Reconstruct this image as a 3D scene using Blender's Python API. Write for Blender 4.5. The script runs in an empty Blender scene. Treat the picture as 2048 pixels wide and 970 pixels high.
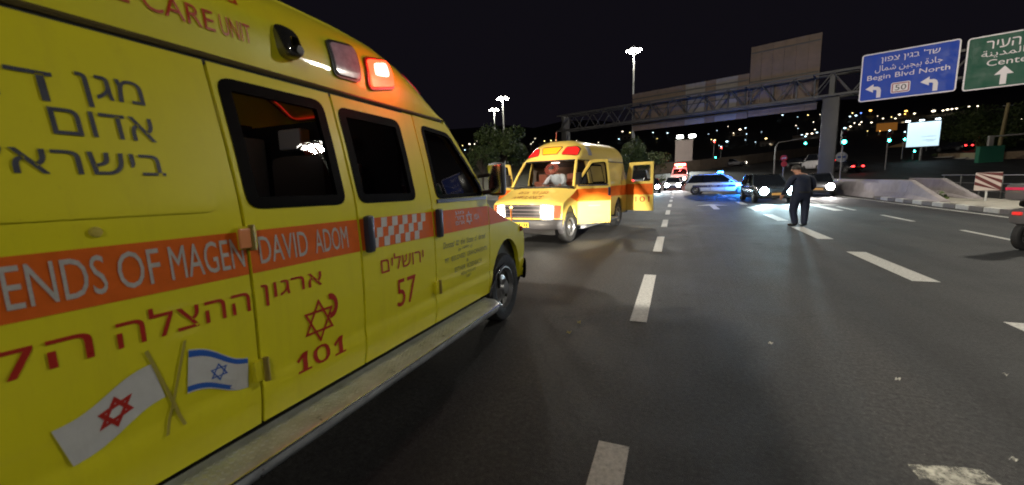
import bpy, bmesh, math, random
import numpy as np
from mathutils import Vector, Matrix, Quaternion, geometry
random.seed(7)
S = bpy.context.scene
C = S.collection
R_ = math.radians

# ------------------------------------------------------------------ camera
F, CAMH = 800.0, 1.55                      # focal length in photo pixels (2048 wide), lens height
ROLL, VPX, VPY = R_(2.0), 1352.0, 352.0    # roll and the road's vanishing point in the photo
def camera_axes():
    d = Vector(((VPX-1024)/F, (VPY-485)/F, 1)).normalized()
    c, s = math.cos(ROLL), math.sin(ROLL)
    U = Matrix(((c, -s, 0), (s, c, 0), (0, 0, 1)))
    d2 = U @ d
    t, p = math.asin(d2.x), math.atan2(-d2.y, d2.z)
    g, z = Vector((-math.sin(t), math.cos(t), 0)), Vector((0, 0, 1))
    right = Vector((math.cos(t), math.sin(t), 0))
    fwd = g*math.cos(p) - z*math.sin(p)
    down = -g*math.sin(p) - z*math.cos(p)
    return U.transposed() @ Matrix((right, down, fwd))
AX = camera_axes()
AXT = AX.transposed()
CP = Vector((0, 0, CAMH))
def AT(u, v, d): return CP + AXT @ Vector(((u-1024)/F*d, (v-485)/F*d, d))      # photo pixel at depth d
def G(u, v, z=0.0):                                                           # photo pixel on a level z
    r = AXT @ Vector(((u-1024)/F, (v-485)/F, 1)); return CP + r*((z-CAMH)/r.z)
cam = bpy.data.cameras.new('camera'); camo = bpy.data.objects.new('camera', cam); C.objects.link(camo)
cam.sensor_width = 36; cam.lens = F/2048*36; cam.clip_start = .05; cam.clip_end = 3000
m = Matrix((AX[0], -AX[1], -AX[2])).transposed().to_4x4(); m.translation = CP
camo.matrix_world = m
cam.dof.use_dof = True; cam.dof.focus_distance = 14; cam.dof.aperture_fstop = 1.9
S.camera = camo

# ------------------------------------------------------------------ night sky and exposure
w = bpy.data.worlds.new('World'); S.world = w; w.use_nodes = True
nt = w.node_tree; nt.nodes.clear()
sky = nt.nodes.new('ShaderNodeTexSky'); sky.sky_type = 'NISHITA'; sky.sun_disc = False
sky.sun_elevation = R_(-6); sky.sun_rotation = R_(200)
glow = nt.nodes.new('ShaderNodeRGB'); glow.outputs[0].default_value = (.0042, .0036, .0056, 1)
mx = nt.nodes.new('ShaderNodeMixRGB'); mx.blend_type = 'ADD'; mx.inputs[0].default_value = 1
mul = nt.nodes.new('ShaderNodeMixRGB'); mul.blend_type = 'MULTIPLY'; mul.inputs[0].default_value = 1
mul.inputs[2].default_value = (.02, .02, .02, 1)
bg = nt.nodes.new('ShaderNodeBackground'); bg.inputs[1].default_value = 1.0
ow = nt.nodes.new('ShaderNodeOutputWorld')
nt.links.new(sky.outputs[0], mul.inputs[1]); nt.links.new(mul.outputs[0], mx.inputs[1])
nt.links.new(glow.outputs[0], mx.inputs[2]); nt.links.new(mx.outputs[0], bg.inputs[0])
nt.links.new(bg.outputs[0], ow.inputs[0])
S.view_settings.view_transform = 'Standard'; S.view_settings.look = 'None'
S.view_settings.exposure = .14; S.view_settings.gamma = 1
S.cycles.use_denoising = True; S.cycles.denoising_prefilter = 'NONE'
S.cycles.max_bounces = 4; S.cycles.diffuse_bounces = 2; S.cycles.glossy_bounces = 3; S.cycles.adaptive_threshold = .02; S.cycles.transparent_max_bounces = 16
S.cycles.sample_clamp_indirect = 3.0
S.cycles.filter_width = 1.9

# ------------------------------------------------------------------ materials
MATS = {}
def M(name, col, rough=.5, metal=0, coat=0, emit=None, es=0, var=0, scale=8, bump=0, bscale=60, spec=.5, sample=True):
    if name in MATS: return MATS[name]
    mt = bpy.data.materials.new(name); mt.use_nodes = True
    n = mt.node_tree; b = n.nodes['Principled BSDF']; l = n.links
    b.inputs['Base Color'].default_value = (*col, 1); b.inputs['Roughness'].default_value = rough
    b.inputs['Metallic'].default_value = metal; b.inputs['Coat Weight'].default_value = coat
    b.inputs['Coat Roughness'].default_value = .06; b.inputs['Specular IOR Level'].default_value = spec
    if emit:
        b.inputs['Emission Color'].default_value = (*emit, 1); b.inputs['Emission Strength'].default_value = es
        if not sample: mt.cycles.emission_sampling = 'NONE'
    if var or bump:
        tc = n.nodes.new('ShaderNodeTexCoord')
        if var:
            no = n.nodes.new('ShaderNodeTexNoise'); no.inputs['Scale'].default_value = scale; no.inputs['Detail'].default_value = 6
            no.inputs['Roughness'].default_value = .65
            l.new(tc.outputs['Object'], no.inputs['Vector'])
            rp = n.nodes.new('ShaderNodeValToRGB'); l.new(no.outputs['Fac'], rp.inputs[0])
            rp.color_ramp.elements[0].position = .3; rp.color_ramp.elements[1].position = .72
            rp.color_ramp.elements[0].color = (*[c*(1-var) for c in col], 1)
            rp.color_ramp.elements[1].color = (*[min(1, c*(1+var*.7)) for c in col], 1)
            l.new(rp.outputs[0], b.inputs['Base Color'])
            mr = n.nodes.new('ShaderNodeMapRange'); l.new(no.outputs['Fac'], mr.inputs[0])
            mr.inputs[1].default_value = .3; mr.inputs[2].default_value = .75
            mr.inputs[3].default_value = max(.02, rough*.75); mr.inputs[4].default_value = min(1, rough*1.3)
            l.new(mr.outputs[0], b.inputs['Roughness'])
        if bump:
            nb = n.nodes.new('ShaderNodeTexNoise'); nb.inputs['Scale'].default_value = bscale; nb.inputs['Detail'].default_value = 4
            l.new(tc.outputs['Object'], nb.inputs['Vector'])
            bp = n.nodes.new('ShaderNodeBump'); bp.inputs['Strength'].default_value = bump; bp.inputs['Distance'].default_value = .01
            l.new(nb.outputs['Fac'], bp.inputs['Height']); l.new(bp.outputs[0], b.inputs['Normal'])
    MATS[name] = mt
    return mt
def glass(name, tint=(.5, .5, .52), ior=1.5, rough=0.0):
    if name in MATS: return MATS[name]
    mt = bpy.data.materials.new(name); mt.use_nodes = True; n = mt.node_tree; n.nodes.clear()
    o = n.nodes.new('ShaderNodeOutputMaterial'); t = n.nodes.new('ShaderNodeBsdfTransparent'); t.inputs[0].default_value = (*tint, 1)
    g = n.nodes.new('ShaderNodeBsdfGlossy'); g.inputs['Roughness'].default_value = rough
    fr = n.nodes.new('ShaderNodeFresnel'); fr.inputs[0].default_value = ior
    mx = n.nodes.new('ShaderNodeMixShader'); n.links.new(fr.outputs[0], mx.inputs[0])
    n.links.new(t.outputs[0], mx.inputs[1]); n.links.new(g.outputs[0], mx.inputs[2]); n.links.new(mx.outputs[0], o.inputs[0])
    MATS[name] = mt
    return mt
def asphalt_material(name, base, rough, fine=.35):
    mt = bpy.data.materials.new(name); mt.use_nodes = True; n = mt.node_tree; l = n.links; b = n.nodes['Principled BSDF']
    tc = n.nodes.new('ShaderNodeTexCoord')
    def noise(sc, det=6, r=.6):
        x = n.nodes.new('ShaderNodeTexNoise'); x.inputs['Scale'].default_value = sc; x.inputs['Detail'].default_value = det
        x.inputs['Roughness'].default_value = r; l.new(tc.outputs['Object'], x.inputs['Vector']); return x
    def ramp(src, stops):
        r = n.nodes.new('ShaderNodeValToRGB'); l.new(src, r.inputs[0]); e = r.color_ramp.elements
        e[0].position, e[0].color = stops[0][0], (*stops[0][1], 1); e[1].position, e[1].color = stops[-1][0], (*stops[-1][1], 1)
        for p, c in stops[1:-1]:
            q = e.new(p); q.color = (*c, 1)
        return r
    big = noise(.9, 7, .7); a = ramp(big.outputs[0], [(.33, [c*.68 for c in base]), (.67, [c*1.32 for c in base])])
    grain = noise(30, 6, .9); gr = ramp(grain.outputs[0], [(.33, (1-fine,)*3), (.5, (1, 1, 1)), (.68, (1+fine*1.4,)*3)])
    mu = n.nodes.new('ShaderNodeMixRGB'); mu.blend_type = 'MULTIPLY'; mu.inputs[0].default_value = 1
    l.new(a.outputs[0], mu.inputs[1]); l.new(gr.outputs[0], mu.inputs[2])
    vo = n.nodes.new('ShaderNodeTexVoronoi'); vo.inputs['Scale'].default_value = 26; l.new(tc.outputs['Object'], vo.inputs['Vector'])
    sp = ramp(vo.outputs['Distance'], [(.07, (1, 1, 1)), (.13, (0, 0, 0))])
    wn = n.nodes.new('ShaderNodeTexWhiteNoise'); l.new(vo.outputs['Position'], wn.inputs['Vector'])
    th = n.nodes.new('ShaderNodeMath'); th.operation = 'GREATER_THAN'; th.inputs[1].default_value = .72; l.new(wn.outputs['Value'], th.inputs[0])
    mm = n.nodes.new('ShaderNodeMath'); mm.operation = 'MULTIPLY'; l.new(sp.outputs[0], mm.inputs[0]); l.new(th.outputs[0], mm.inputs[1])
    mix = n.nodes.new('ShaderNodeMixRGB'); l.new(mm.outputs[0], mix.inputs[0]); l.new(mu.outputs[0], mix.inputs[1])
    mix.inputs[2].default_value = (base[0]*3.4, base[1]*3.3, base[2]*3.1, 1)
    # wheel tracks, oil drips and hairline cracks
    mp = n.nodes.new('ShaderNodeMapping'); mp.inputs['Scale'].default_value = (1.1, .035, 1); l.new(tc.outputs['Object'], mp.inputs[0])
    tr = n.nodes.new('ShaderNodeTexNoise'); tr.inputs['Scale'].default_value = 1.0; tr.inputs['Detail'].default_value = 4; l.new(mp.outputs[0], tr.inputs['Vector'])
    trr = ramp(tr.outputs[0], [(.36, (.6, .6, .61)), (.5, (1, 1, 1)), (.64, (1.42, 1.40, 1.37))])
    m3 = n.nodes.new('ShaderNodeMixRGB'); m3.blend_type = 'MULTIPLY'; m3.inputs[0].default_value = 1; l.new(mix.outputs[0], m3.inputs[1]); l.new(trr.outputs[0], m3.inputs[2])
    oil = noise(1.4, 3, .5); olr = ramp(oil.outputs[0], [(.66, (1, 1, 1)), (.72, (.55, .54, .53))])
    m4 = n.nodes.new('ShaderNodeMixRGB'); m4.blend_type = 'MULTIPLY'; m4.inputs[0].default_value = 1; l.new(m3.outputs[0], m4.inputs[1]); l.new(olr.outputs[0], m4.inputs[2])
    wob = noise(1.6, 4); add = n.nodes.new('ShaderNodeMixRGB'); add.blend_type = 'ADD'; add.inputs[0].default_value = .8; l.new(tc.outputs['Object'], add.inputs[1]); l.new(wob.outputs['Color'], add.inputs[2])
    cr = n.nodes.new('ShaderNodeTexVoronoi'); cr.feature = 'DISTANCE_TO_EDGE'; cr.inputs['Scale'].default_value = .33; l.new(add.outputs[0], cr.inputs['Vector'])
    crr = ramp(cr.outputs['Distance'], [(.0015, (.45, .45, .45)), (.005, (1, 1, 1))])
    m5 = n.nodes.new('ShaderNodeMixRGB'); m5.blend_type = 'MULTIPLY'; m5.inputs[0].default_value = .8; l.new(m4.outputs[0], m5.inputs[1]); l.new(crr.outputs[0], m5.inputs[2])
    l.new(m5.outputs[0], b.inputs['Base Color'])
    rr = n.nodes.new('ShaderNodeMapRange'); l.new(big.outputs[0], rr.inputs[0]); rr.inputs[1].default_value = .3; rr.inputs[2].default_value = .7
    rr.inputs[3].default_value = rough-.08; rr.inputs[4].default_value = rough+.1; l.new(rr.outputs[0], b.inputs['Roughness'])
    b.inputs['Specular IOR Level'].default_value = .4
    bp = n.nodes.new('ShaderNodeBump'); bp.inputs['Strength'].default_value = .45; bp.inputs['Distance'].default_value = .006
    l.new(grain.outputs[0], bp.inputs['Height']); l.new(bp.outputs[0], b.inputs['Normal'])
    MATS[name] = mt; return mt
def worn_paint(name, col, wear=.45, scale=26):
    # paint with worn spots: transparent where it has come off the asphalt
    mt = bpy.data.materials.new(name); mt.use_nodes = True; n = mt.node_tree; l = n.links; b = n.nodes['Principled BSDF']
    tc = n.nodes.new('ShaderNodeTexCoord'); no = n.nodes.new('ShaderNodeTexNoise'); no.inputs['Scale'].default_value = scale
    no.inputs['Detail'].default_value = 8; no.inputs['Roughness'].default_value = .75; l.new(tc.outputs['Object'], no.inputs['Vector'])
    mr = n.nodes.new('ShaderNodeMapRange'); l.new(no.outputs[0], mr.inputs[0]); mr.inputs[1].default_value = wear-.1; mr.inputs[2].default_value = wear+.08
    l.new(mr.outputs[0], b.inputs['Alpha'])
    rp = n.nodes.new('ShaderNodeValToRGB'); l.new(no.outputs[0], rp.inputs[0])
    rp.color_ramp.elements[0].color = (*[c*.6 for c in col], 1); rp.color_ramp.elements[1].color = (*col, 1)
    rp.color_ramp.elements[0].position = .35; rp.color_ramp.elements[1].position = .6
    l.new(rp.outputs[0], b.inputs['Base Color']); b.inputs['Roughness'].default_value = .6
    MATS[name] = mt; return mt

def van_paint(name, col, dirt=.5):
    """gloss paint with faint streaks of road film, rain runs and dull patches"""
    mt = bpy.data.materials.new(name); mt.use_nodes = True; n = mt.node_tree; l = n.links; b = n.nodes['Principled BSDF']
    tc = n.nodes.new('ShaderNodeTexCoord')
    def noise(sc, stretch, det=7):
        mp = n.nodes.new('ShaderNodeMapping'); mp.inputs['Scale'].default_value = stretch; l.new(tc.outputs['Object'], mp.inputs[0])
        x = n.nodes.new('ShaderNodeTexNoise'); x.inputs['Scale'].default_value = sc; x.inputs['Detail'].default_value = det; x.inputs['Roughness'].default_value = .7
        l.new(mp.outputs[0], x.inputs['Vector']); return x
    def rng(src, a0, a1, b0, b1):
        m_ = n.nodes.new('ShaderNodeMapRange'); l.new(src, m_.inputs[0])
        for k, v in zip((1, 2, 3, 4), (a0, a1, b0, b1)): m_.inputs[k].default_value = v
        return m_.outputs[0]
    runs = rng(noise(9, (1, 1, .10)).outputs[0], .48, .74, 0, dirt); patch = rng(noise(2.2, (1, 1, 1)).outputs[0], .45, .75, 0, dirt*.7)
    fleck = rng(noise(55, (1, 1, 1), 3).outputs[0], .66, .74, 0, dirt*.9)
    mx_ = n.nodes.new('ShaderNodeMath'); mx_.operation = 'MAXIMUM'; l.new(runs, mx_.inputs[0]); l.new(patch, mx_.inputs[1])
    m2 = n.nodes.new('ShaderNodeMath'); m2.operation = 'MAXIMUM'; l.new(mx_.outputs[0], m2.inputs[0]); l.new(fleck, m2.inputs[1])
    mix = n.nodes.new('ShaderNodeMixRGB'); l.new(m2.outputs[0], mix.inputs[0]); mix.inputs[1].default_value = (*col, 1)
    mix.inputs[2].default_value = (col[0]*.55+.03, col[1]*.50+.02, col[2]*.6+.02, 1); l.new(mix.outputs[0], b.inputs['Base Color'])
    l.new(rng(m2.outputs[0], 0, 1, .38, .75), b.inputs['Roughness']); b.inputs['Specular IOR Level'].default_value = .35
    l.new(rng(m2.outputs[0], 0, dirt, .75, .25), b.inputs['Coat Weight']); b.inputs['Coat Roughness'].default_value = .035
    wv = noise(1.3, (1, 1, 1), 2); bp = n.nodes.new('ShaderNodeBump'); bp.inputs['Strength'].default_value = .10; bp.inputs['Distance'].default_value = .05
    l.new(wv.outputs[0], bp.inputs['Height']); l.new(bp.outputs[0], b.inputs['Normal']); l.new(bp.outputs[0], b.inputs['Coat Normal'])
    MATS[name] = mt; return mt
YEL = van_paint('yellow_paint', (.80, .73, .016), .26)
YEL2 = van_paint('pale_warm_yellow_paint', (.82, .60, .13), .25)
ORA = M('orange_reflective_film', (.76, .14, .012), .55, coat=.35, var=.12, scale=14, spec=.2)
FILM = M('silver_grey_film', (.52, .50, .47), .35, var=.16, scale=60)
REDF = M('red_film', (.45, .025, .015), .35, var=.08, scale=40)
BLUF = M('navy_film', (.055, .06, .085), .4, var=.15, scale=50)
FLAGB = M('flag_blue_film', (.03, .12, .48), .4)
FLAGW = M('flag_white_film', (.62, .62, .60), .4, var=.07, scale=20)
POLEF = M('flag_pole_film', (.40, .34, .06), .4)
BLACK = M('black_rubber', (.012, .012, .013), .45)
FRIT = M('black_window_frit', (.0025, .0025, .003), .5, spec=.03)
DARK = M('dark_gap', (.01, .009, .006), .8)
CHROME = M('chrome', (.75, .76, .78), .12, metal=1)
ALU = M('aluminium_tread', (.64, .67, .70), .36, metal=.62, var=.25, scale=9, bump=.15, bscale=60)
GREYP = M('grey_plastic', (.055, .053, .058), .5, var=.12, scale=20)
HANDLE = M('dark_blue_grey_handle', (.03, .035, .06), .35)
TYRE = M('tyre_rubber', (.018, .018, .019), .75, var=.2, scale=30)
RIM = M('steel_rim', (.34, .34, .35), .35, metal=.8, var=.15, scale=20)
GLASS = glass('tinted_glass', (.42, .42, .44))
CLEAR = glass('windscreen_glass', (.86, .88, .88))
INT = M('dark_interior', (.03, .03, .032), .8)
INTW = M('pale_cabinet_lining', (.35, .34, .33), .7)
STEEL = M('galvanised_steel', (.26, .26, .26), .5, metal=.25, var=.22, scale=6)
CONC = M('concrete', (.40, .37, .33), .85, var=.2, scale=4, bump=.3, bscale=40)

# ------------------------------------------------------------------ helpers
def link(name, me, mat=None, parent=None, smooth=False, sharp=40):
    o = bpy.data.objects.new(name, me); C.objects.link(o)
    if mat is not None:
        for x in (mat if isinstance(mat, (list, tuple)) else [mat]): me.materials.append(x)
    if smooth and len(me.polygons):
        me.polygons.foreach_set('use_smooth', [True]*len(me.polygons))
        me.set_sharp_from_angle(angle=R_(sharp))
    if parent is not None: o.parent = parent
    return o
def tag(o, label, cat, group=None, kind=None):
    if label: o['label'] = label
    if cat: o['category'] = cat
    if group: o['group'] = group
    if kind: o['kind'] = kind
    return o
def thing(name, label, cat, loc=(0, 0, 0), rotz=0, group=None):
    o = bpy.data.objects.new(name, None); C.objects.link(o); o.location = loc; o.rotation_euler = (0, 0, rotz)
    o.empty_display_size = .2
    return tag(o, label, cat, group)
def structure(o): o['kind'] = 'structure'; return o
def copy_tree(o, parent=None):
    c = o.copy(); C.objects.link(c)
    if parent is not None: c.parent = parent
    for ch in list(o.children): copy_tree(ch, c)
    return c

class MB:
    def __init__(s): s.v, s.f, s.mi = [], [], []
    def add(s, vs, fs, mi=0):
        k = len(s.v); s.v += [tuple(x) for x in vs]; s.f += [tuple(i+k for i in q) for q in fs]; s.mi += [mi]*len(fs); return s
    def box(s, c, size, rot=None, mi=0, taper=1.0):
        hx, hy, hz = [q/2 for q in size]; vs = []
        for z, t in ((-hz, 1), (hz, taper)):
            for x, y in ((-hx, -hy), (hx, -hy), (hx, hy), (-hx, hy)): vs.append(Vector((x*t, y*t, z)))
        if rot is not None: vs = [rot @ q for q in vs]
        vs = [q+Vector(c) for q in vs]
        return s.add(vs, [(0, 3, 2, 1), (4, 5, 6, 7), (0, 1, 5, 4), (1, 2, 6, 5), (2, 3, 7, 6), (3, 0, 4, 7)], mi)
    def rbox(s, c, size, b=.01, rot=None, mi=0):
        bm = bmesh.new(); bmesh.ops.create_cube(bm, size=1)
        for q in bm.verts: q.co = Vector((q.co.x*size[0], q.co.y*size[1], q.co.z*size[2]))
        bmesh.ops.bevel(bm, geom=bm.edges[:], offset=min(b, min(size)*.45), segments=2, affect='EDGES', profile=.6)
        bm.verts.index_update()
        vs = [(rot @ q.co if rot is not None else q.co)+Vector(c) for q in bm.verts]
        s.add(vs, [[q.index for q in fc.verts] for fc in bm.faces], mi); bm.free(); return s
    def tube(s, pts, r, n=8, mi=0, cap=True):
        pts = [Vector(p) for p in pts]; rs = r if isinstance(r, (list, tuple)) else [r]*len(pts)
        k = len(s.v); rings = []; up = None
        for i, p in enumerate(pts):
            t = (pts[min(i+1, len(pts)-1)]-pts[max(i-1, 0)]).normalized()
            if up is None: up = Vector((0, 0, 1)) if abs(t.z) < .9 else Vector((1, 0, 0))
            a = t.cross(up).normalized(); b = a.cross(t).normalized(); up = b
            rings.append([p+(a*math.cos(2*math.pi*j/n)+b*math.sin(2*math.pi*j/n))*rs[i] for j in range(n)])
        vs = [q for rg in rings for q in rg]; fs = []
        for i in range(len(pts)-1):
            for j in range(n): fs.append((i*n+j, i*n+(j+1) % n, (i+1)*n+(j+1) % n, (i+1)*n+j))
        if cap: fs += [tuple(range(n-1, -1, -1)), tuple((len(pts)-1)*n+j for j in range(n))]
        return s.add(vs, fs, mi)
    def lathe(s, prof, c=(0, 0, 0), axis='X', n=28, mi=0):
        vs, fs = [], []; m_ = len(prof)
        for i in range(n):
            a = 2*math.pi*i/n
            for (r, h) in prof:
                p = (h, r*math.cos(a), r*math.sin(a)) if axis == 'X' else ((r*math.cos(a), r*math.sin(a), h) if axis == 'Z' else (r*math.cos(a), h, r*math.sin(a)))
                vs.append((p[0]+c[0], p[1]+c[1], p[2]+c[2]))
        for i in range(n):
            for j in range(m_-1): fs.append((i*m_+j, i*m_+j+1, ((i+1) % n)*m_+j+1, ((i+1) % n)*m_+j))
        return s.add(vs, fs, mi)
    def grid(s, fn, nu, nv, mi=0):
        vs = [fn(i/nu, j/nv) for j in range(nv+1) for i in range(nu+1)]
        fs = [(j*(nu+1)+i, j*(nu+1)+i+1, (j+1)*(nu+1)+i+1, (j+1)*(nu+1)+i) for j in range(nv) for i in range(nu)]
        return s.add(vs, fs, mi)
    def mesh(s):
        me = bpy.data.meshes.new('mesh'); me.from_pydata(s.v, [], s.f); me.update()
        if any(s.mi): me.polygons.foreach_set('material_index', s.mi)
        return me
    def build(s, name, mat, parent=None, smooth=False, fix=True, sharp=40):
        me = s.mesh()
        if fix:
            bm = bmesh.new(); bm.from_mesh(me); bmesh.ops.recalc_face_normals(bm, faces=bm.faces[:]); bm.to_mesh(me); bm.free()
        return link(name, me, mat, parent, smooth, sharp)

def poly_mesh(loops, fn, cuts_a=(), cuts_b=(), depth=None, back=False):
    """filled 2-D polygon (first loop) with holes, cut along lines, mapped by fn(a,b,k) (k = inward depth)."""
    pts = [Vector((a, b, 0)) for lp in loops for a, b in lp]
    tris = geometry.tessellate_polygon([[Vector((a, b, 0)) for a, b in lp] for lp in loops])
    bm = bmesh.new(); vs = [bm.verts.new(p) for p in pts]
    for t in tris:
        try: bm.faces.new([vs[i] for i in t])
        except ValueError: pass
    for q, no in [((c, 0, 0), (1, 0, 0)) for c in cuts_a]+[((0, c, 0), (0, 1, 0)) for c in cuts_b]:
        bmesh.ops.bisect_plane(bm, geom=bm.verts[:]+bm.edges[:]+bm.faces[:], plane_co=q, plane_no=no)
    base = {v: (v.co.x, v.co.y) for v in bm.verts}
    for v in bm.verts: v.co = Vector(fn(*base[v], 0))
    if depth:
        edges = [e for e in bm.edges if len(e.link_faces) == 1]; faces0 = bm.faces[:]
        low = {}
        def lw(v):
            if v not in low: low[v] = bm.verts.new(fn(*base[v], depth))
            return low[v]
        for e in edges:
            a, b = e.verts; bm.faces.new((a, b, lw(b), lw(a)))
        if back:
            for fc in faces0: bm.faces.new([lw(v) for v in fc.verts])
    bmesh.ops.recalc_face_normals(bm, faces=bm.faces[:])
    me = bpy.data.meshes.new('mesh'); bm.to_mesh(me); bm.free(); return me
def fan(n, fn):   # closed loop helper
    return [fn(2*math.pi*i/n) for i in range(n)]
def rounded(pts, r, n=5):
    out = []; k = len(pts)
    for i in range(k):
        p, a, b = Vector(pts[i]), Vector(pts[i-1]), Vector(pts[(i+1) % k])
        rr = r[i] if isinstance(r, (list, tuple)) else r
        da, db = (a-p), (b-p); rr = min(rr, da.length*.45, db.length*.45)
        p0, p1 = p+da.normalized()*rr, p+db.normalized()*rr
        for j in range(n+1):
            t = j/n; q = p0*(1-t)**2 + p*2*t*(1-t) + p1*t*t; out.append((q.x, q.y))
    return out
def inset(loop, d):
    n = len(loop); area = sum(loop[i][0]*loop[(i+1) % n][1]-loop[(i+1) % n][0]*loop[i][1] for i in range(n)); sg = 1 if area > 0 else -1
    out = []
    for i in range(n):
        a, b = Vector(loop[i-1]), Vector(loop[(i+1) % n]); t = b-a
        if t.length < 1e-9: out.append(loop[i]); continue
        t.normalize(); nn = Vector((-t.y, t.x))*sg
        q = Vector(loop[i])+nn*d; out.append((q.x, q.y))
    return out

def text_2d(s, bold=0.0, shear=0.0):
    cu = bpy.data.curves.new('lettering', 'FONT'); cu.body = s; cu.offset = bold; cu.resolution_u = 3; cu.shear = shear; cu.fill_mode = 'NONE'
    o = bpy.data.objects.new('lettering', cu); C.objects.link(o)
    dg = bpy.context.evaluated_depsgraph_get(); me = bpy.data.meshes.new_from_object(o.evaluated_get(dg))
    pts = [Vector((v.co.x, v.co.y)) for v in me.vertices]; eds = [tuple(e.vertices) for e in me.edges]
    bpy.data.objects.remove(o); bpy.data.curves.remove(cu); bpy.data.meshes.remove(me)
    if not pts: return [], []
    vs, _, fs, *_r = geometry.delaunay_2d_cdt(pts, eds, [], 0, 1e-6)
    A = np.array([pts[a] for a, b in eds]); B = np.array([pts[b] for a, b in eds])      # keep triangles inside by even-odd crossing
    P = np.array([(v.x, v.y) for v in vs]); T = np.array([tuple(f) for f in fs]); cen = P[T].mean(axis=1); keep = []
    for i, (x, y) in enumerate(cen):
        h = (A[:, 1] > y) != (B[:, 1] > y); xs_ = A[h, 0]+(y-A[h, 1])*(B[h, 0]-A[h, 0])/(B[h, 1]-A[h, 1])
        if int((xs_ > x).sum()) % 2: keep.append(tuple(int(q) for q in T[i]))
    return [tuple(p) for p in P.tolist()], keep
def letters(name, s, box, fn, mat, parent, bold=.012, shear=0, flip=False, rtl=False):
    """text fitted into box (a0,a1,b0,b1) and laid on a surface by fn(a,b)."""
    if rtl: s = s[::-1]
    vs, fs = text_2d(s, bold, shear)
    if not vs: return None
    x0, x1 = min(v[0] for v in vs), max(v[0] for v in vs); y0, y1 = min(v[1] for v in vs), max(v[1] for v in vs)
    a0, a1, b0, b1 = box; out = []
    for x, y in vs:
        t = (x-x0)/(x1-x0 or 1)
        if flip: t = 1-t
        out.append(fn(a0+(a1-a0)*t, b0+(b1-b0)*(y-y0)/(y1-y0 or 1)))
    me = bpy.data.meshes.new('lettering'); me.from_pydata([tuple(q) for q in out], [], fs); me.update()
    return link(name, me, mat, parent)
def lamp_point(name, loc, col, power, radius, parent=None):
    l = bpy.data.lights.new(name, 'POINT'); l.color = col; l.energy = power; l.shadow_soft_size = radius
    o = bpy.data.objects.new(name, l); C.objects.link(o); o.location = loc
    if parent is not None: o.parent = parent
    return o
def lamp_spot(name, loc, direction, col, power, angle, blend, radius, parent=None):
    l = bpy.data.lights.new(name, 'SPOT'); l.color = col; l.energy = power; l.spot_size = R_(angle); l.spot_blend = blend; l.shadow_soft_size = radius
    o = bpy.data.objects.new(name, l); C.objects.link(o); o.location = loc
    o.rotation_mode = 'QUATERNION'; o.rotation_quaternion = Vector(direction).to_track_quat('-Z', 'Y')
    if parent is not None: o.parent = parent
    return o
def star_loops(r, w):
    """outline pieces of a six-pointed star: two outlined triangles as (outer, inner) loops"""
    out = []
    for k in (0, 1):
        a = math.pi/2 + k*math.pi
        o = [(r*math.cos(a+i*2.0944), r*math.sin(a+i*2.0944)) for i in range(3)]
        i_ = [((r-2*w)*math.cos(a+i*2.0944), (r-2*w)*math.sin(a+i*2.0944)) for i in range(3)]
        out.append([o, i_])
    return out

# ================================================================== SETTING
R0, ZTOP = 50.0, 58.0
def H(x, y):
    r = math.hypot(x, y)
    if y < -20 or r <= R0: return 0.0
    t = (r-R0)/(450-R0); fr = min(1, max(0, (y+20)/60))
    ripple = 1+.10*math.sin(x*.021+1.3)*math.cos(y*.017)+.05*math.sin(x*.06+y*.03)
    return ZTOP*fr*(min(t, 1.25)**1.25)*ripple
def on_ground(u, v):
    """where the photo pixel's ray meets the rising terrain"""
    r = (AXT @ Vector(((u-1024)/F, (v-485)/F, 1))).normalized(); k = 5.0
    while k < 700:
        p = CP+r*k
        if p.z <= H(p.x, p.y): return p
        k += .5 if k < 120 else 2
    return CP+r*420
rs = [0, 8, 16, 26, 38, 50, 58, 66, 76, 88, 102, 118, 138, 160, 190, 225, 265, 310, 360, 420, 500, 620, 900, 1500]
mb = MB(); NA = 96; vs = []
for r in rs:
    for i in range(NA):
        a = 2*math.pi*i/NA; x, y = r*math.sin(a), r*math.cos(a); vs.append((x, y, H(x, y)-.16))
mb.add(vs, [(j*NA+i, j*NA+(i+1) % NA, (j+1)*NA+(i+1) % NA, (j+1)*NA+i) for j in range(len(rs)-1) for i in range(NA)])
EARTH = M('dry_hillside_scrub', (.035, .034, .02), .95, var=.5, scale=.15)
structure(mb.build('hillside_terrain', EARTH, smooth=True))
ASPH = asphalt_material('worn_asphalt', (.025, .0238, .0232), .72, .9)
mb = MB(); xs = [-16, -12, -8, -4, 0, 4, 8, 12, 16, 20, 26, 32, 38, 44, 50, 56]; ys = [-24+3*i for i in range(58)]
mb.add([(x, y, H(x, y)) for y in ys for x in xs], [(j*len(xs)+i, j*len(xs)+i+1, (j+1)*len(xs)+i+1, (j+1)*len(xs)+i) for j in range(len(ys)-1) for i in range(len(xs)-1)])
road = structure(mb.build('road', ASPH, smooth=True))
WPAINT = worn_paint('white_road_paint', (.62, .60, .56), .33, 34)
WORN = worn_paint('badly_worn_road_paint', (.5, .48, .40), .50, 7)
def mark(name, pts, mat=WPAINT, z=.005):
    me = bpy.data.meshes.new('paint'); me.from_pydata([(p[0], p[1], H(p[0], p[1])+z) for p in pts], [], [tuple(range(len(pts)))]); me.update()
    o = link(name, me, mat, road); return o
def dash(x0, y0, x1, y1, wd):
    d = Vector((x1-x0, y1-y0)).normalized(); n = Vector((d.y, -d.x))*wd/2
    mark('lane_dash', [(x0-n.x, y0-n.y), (x0+n.x, y0+n.y), (x1+n.x, y1+n.y), (x1-n.x, y1-n.y)])
for k in range(11):                    # left lane line
    y1 = 2.2+4.4*k; x = -.30 if k == 0 else -.36 + .018*k
    dash(x, y1-2.25, x, y1, .175)
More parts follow.
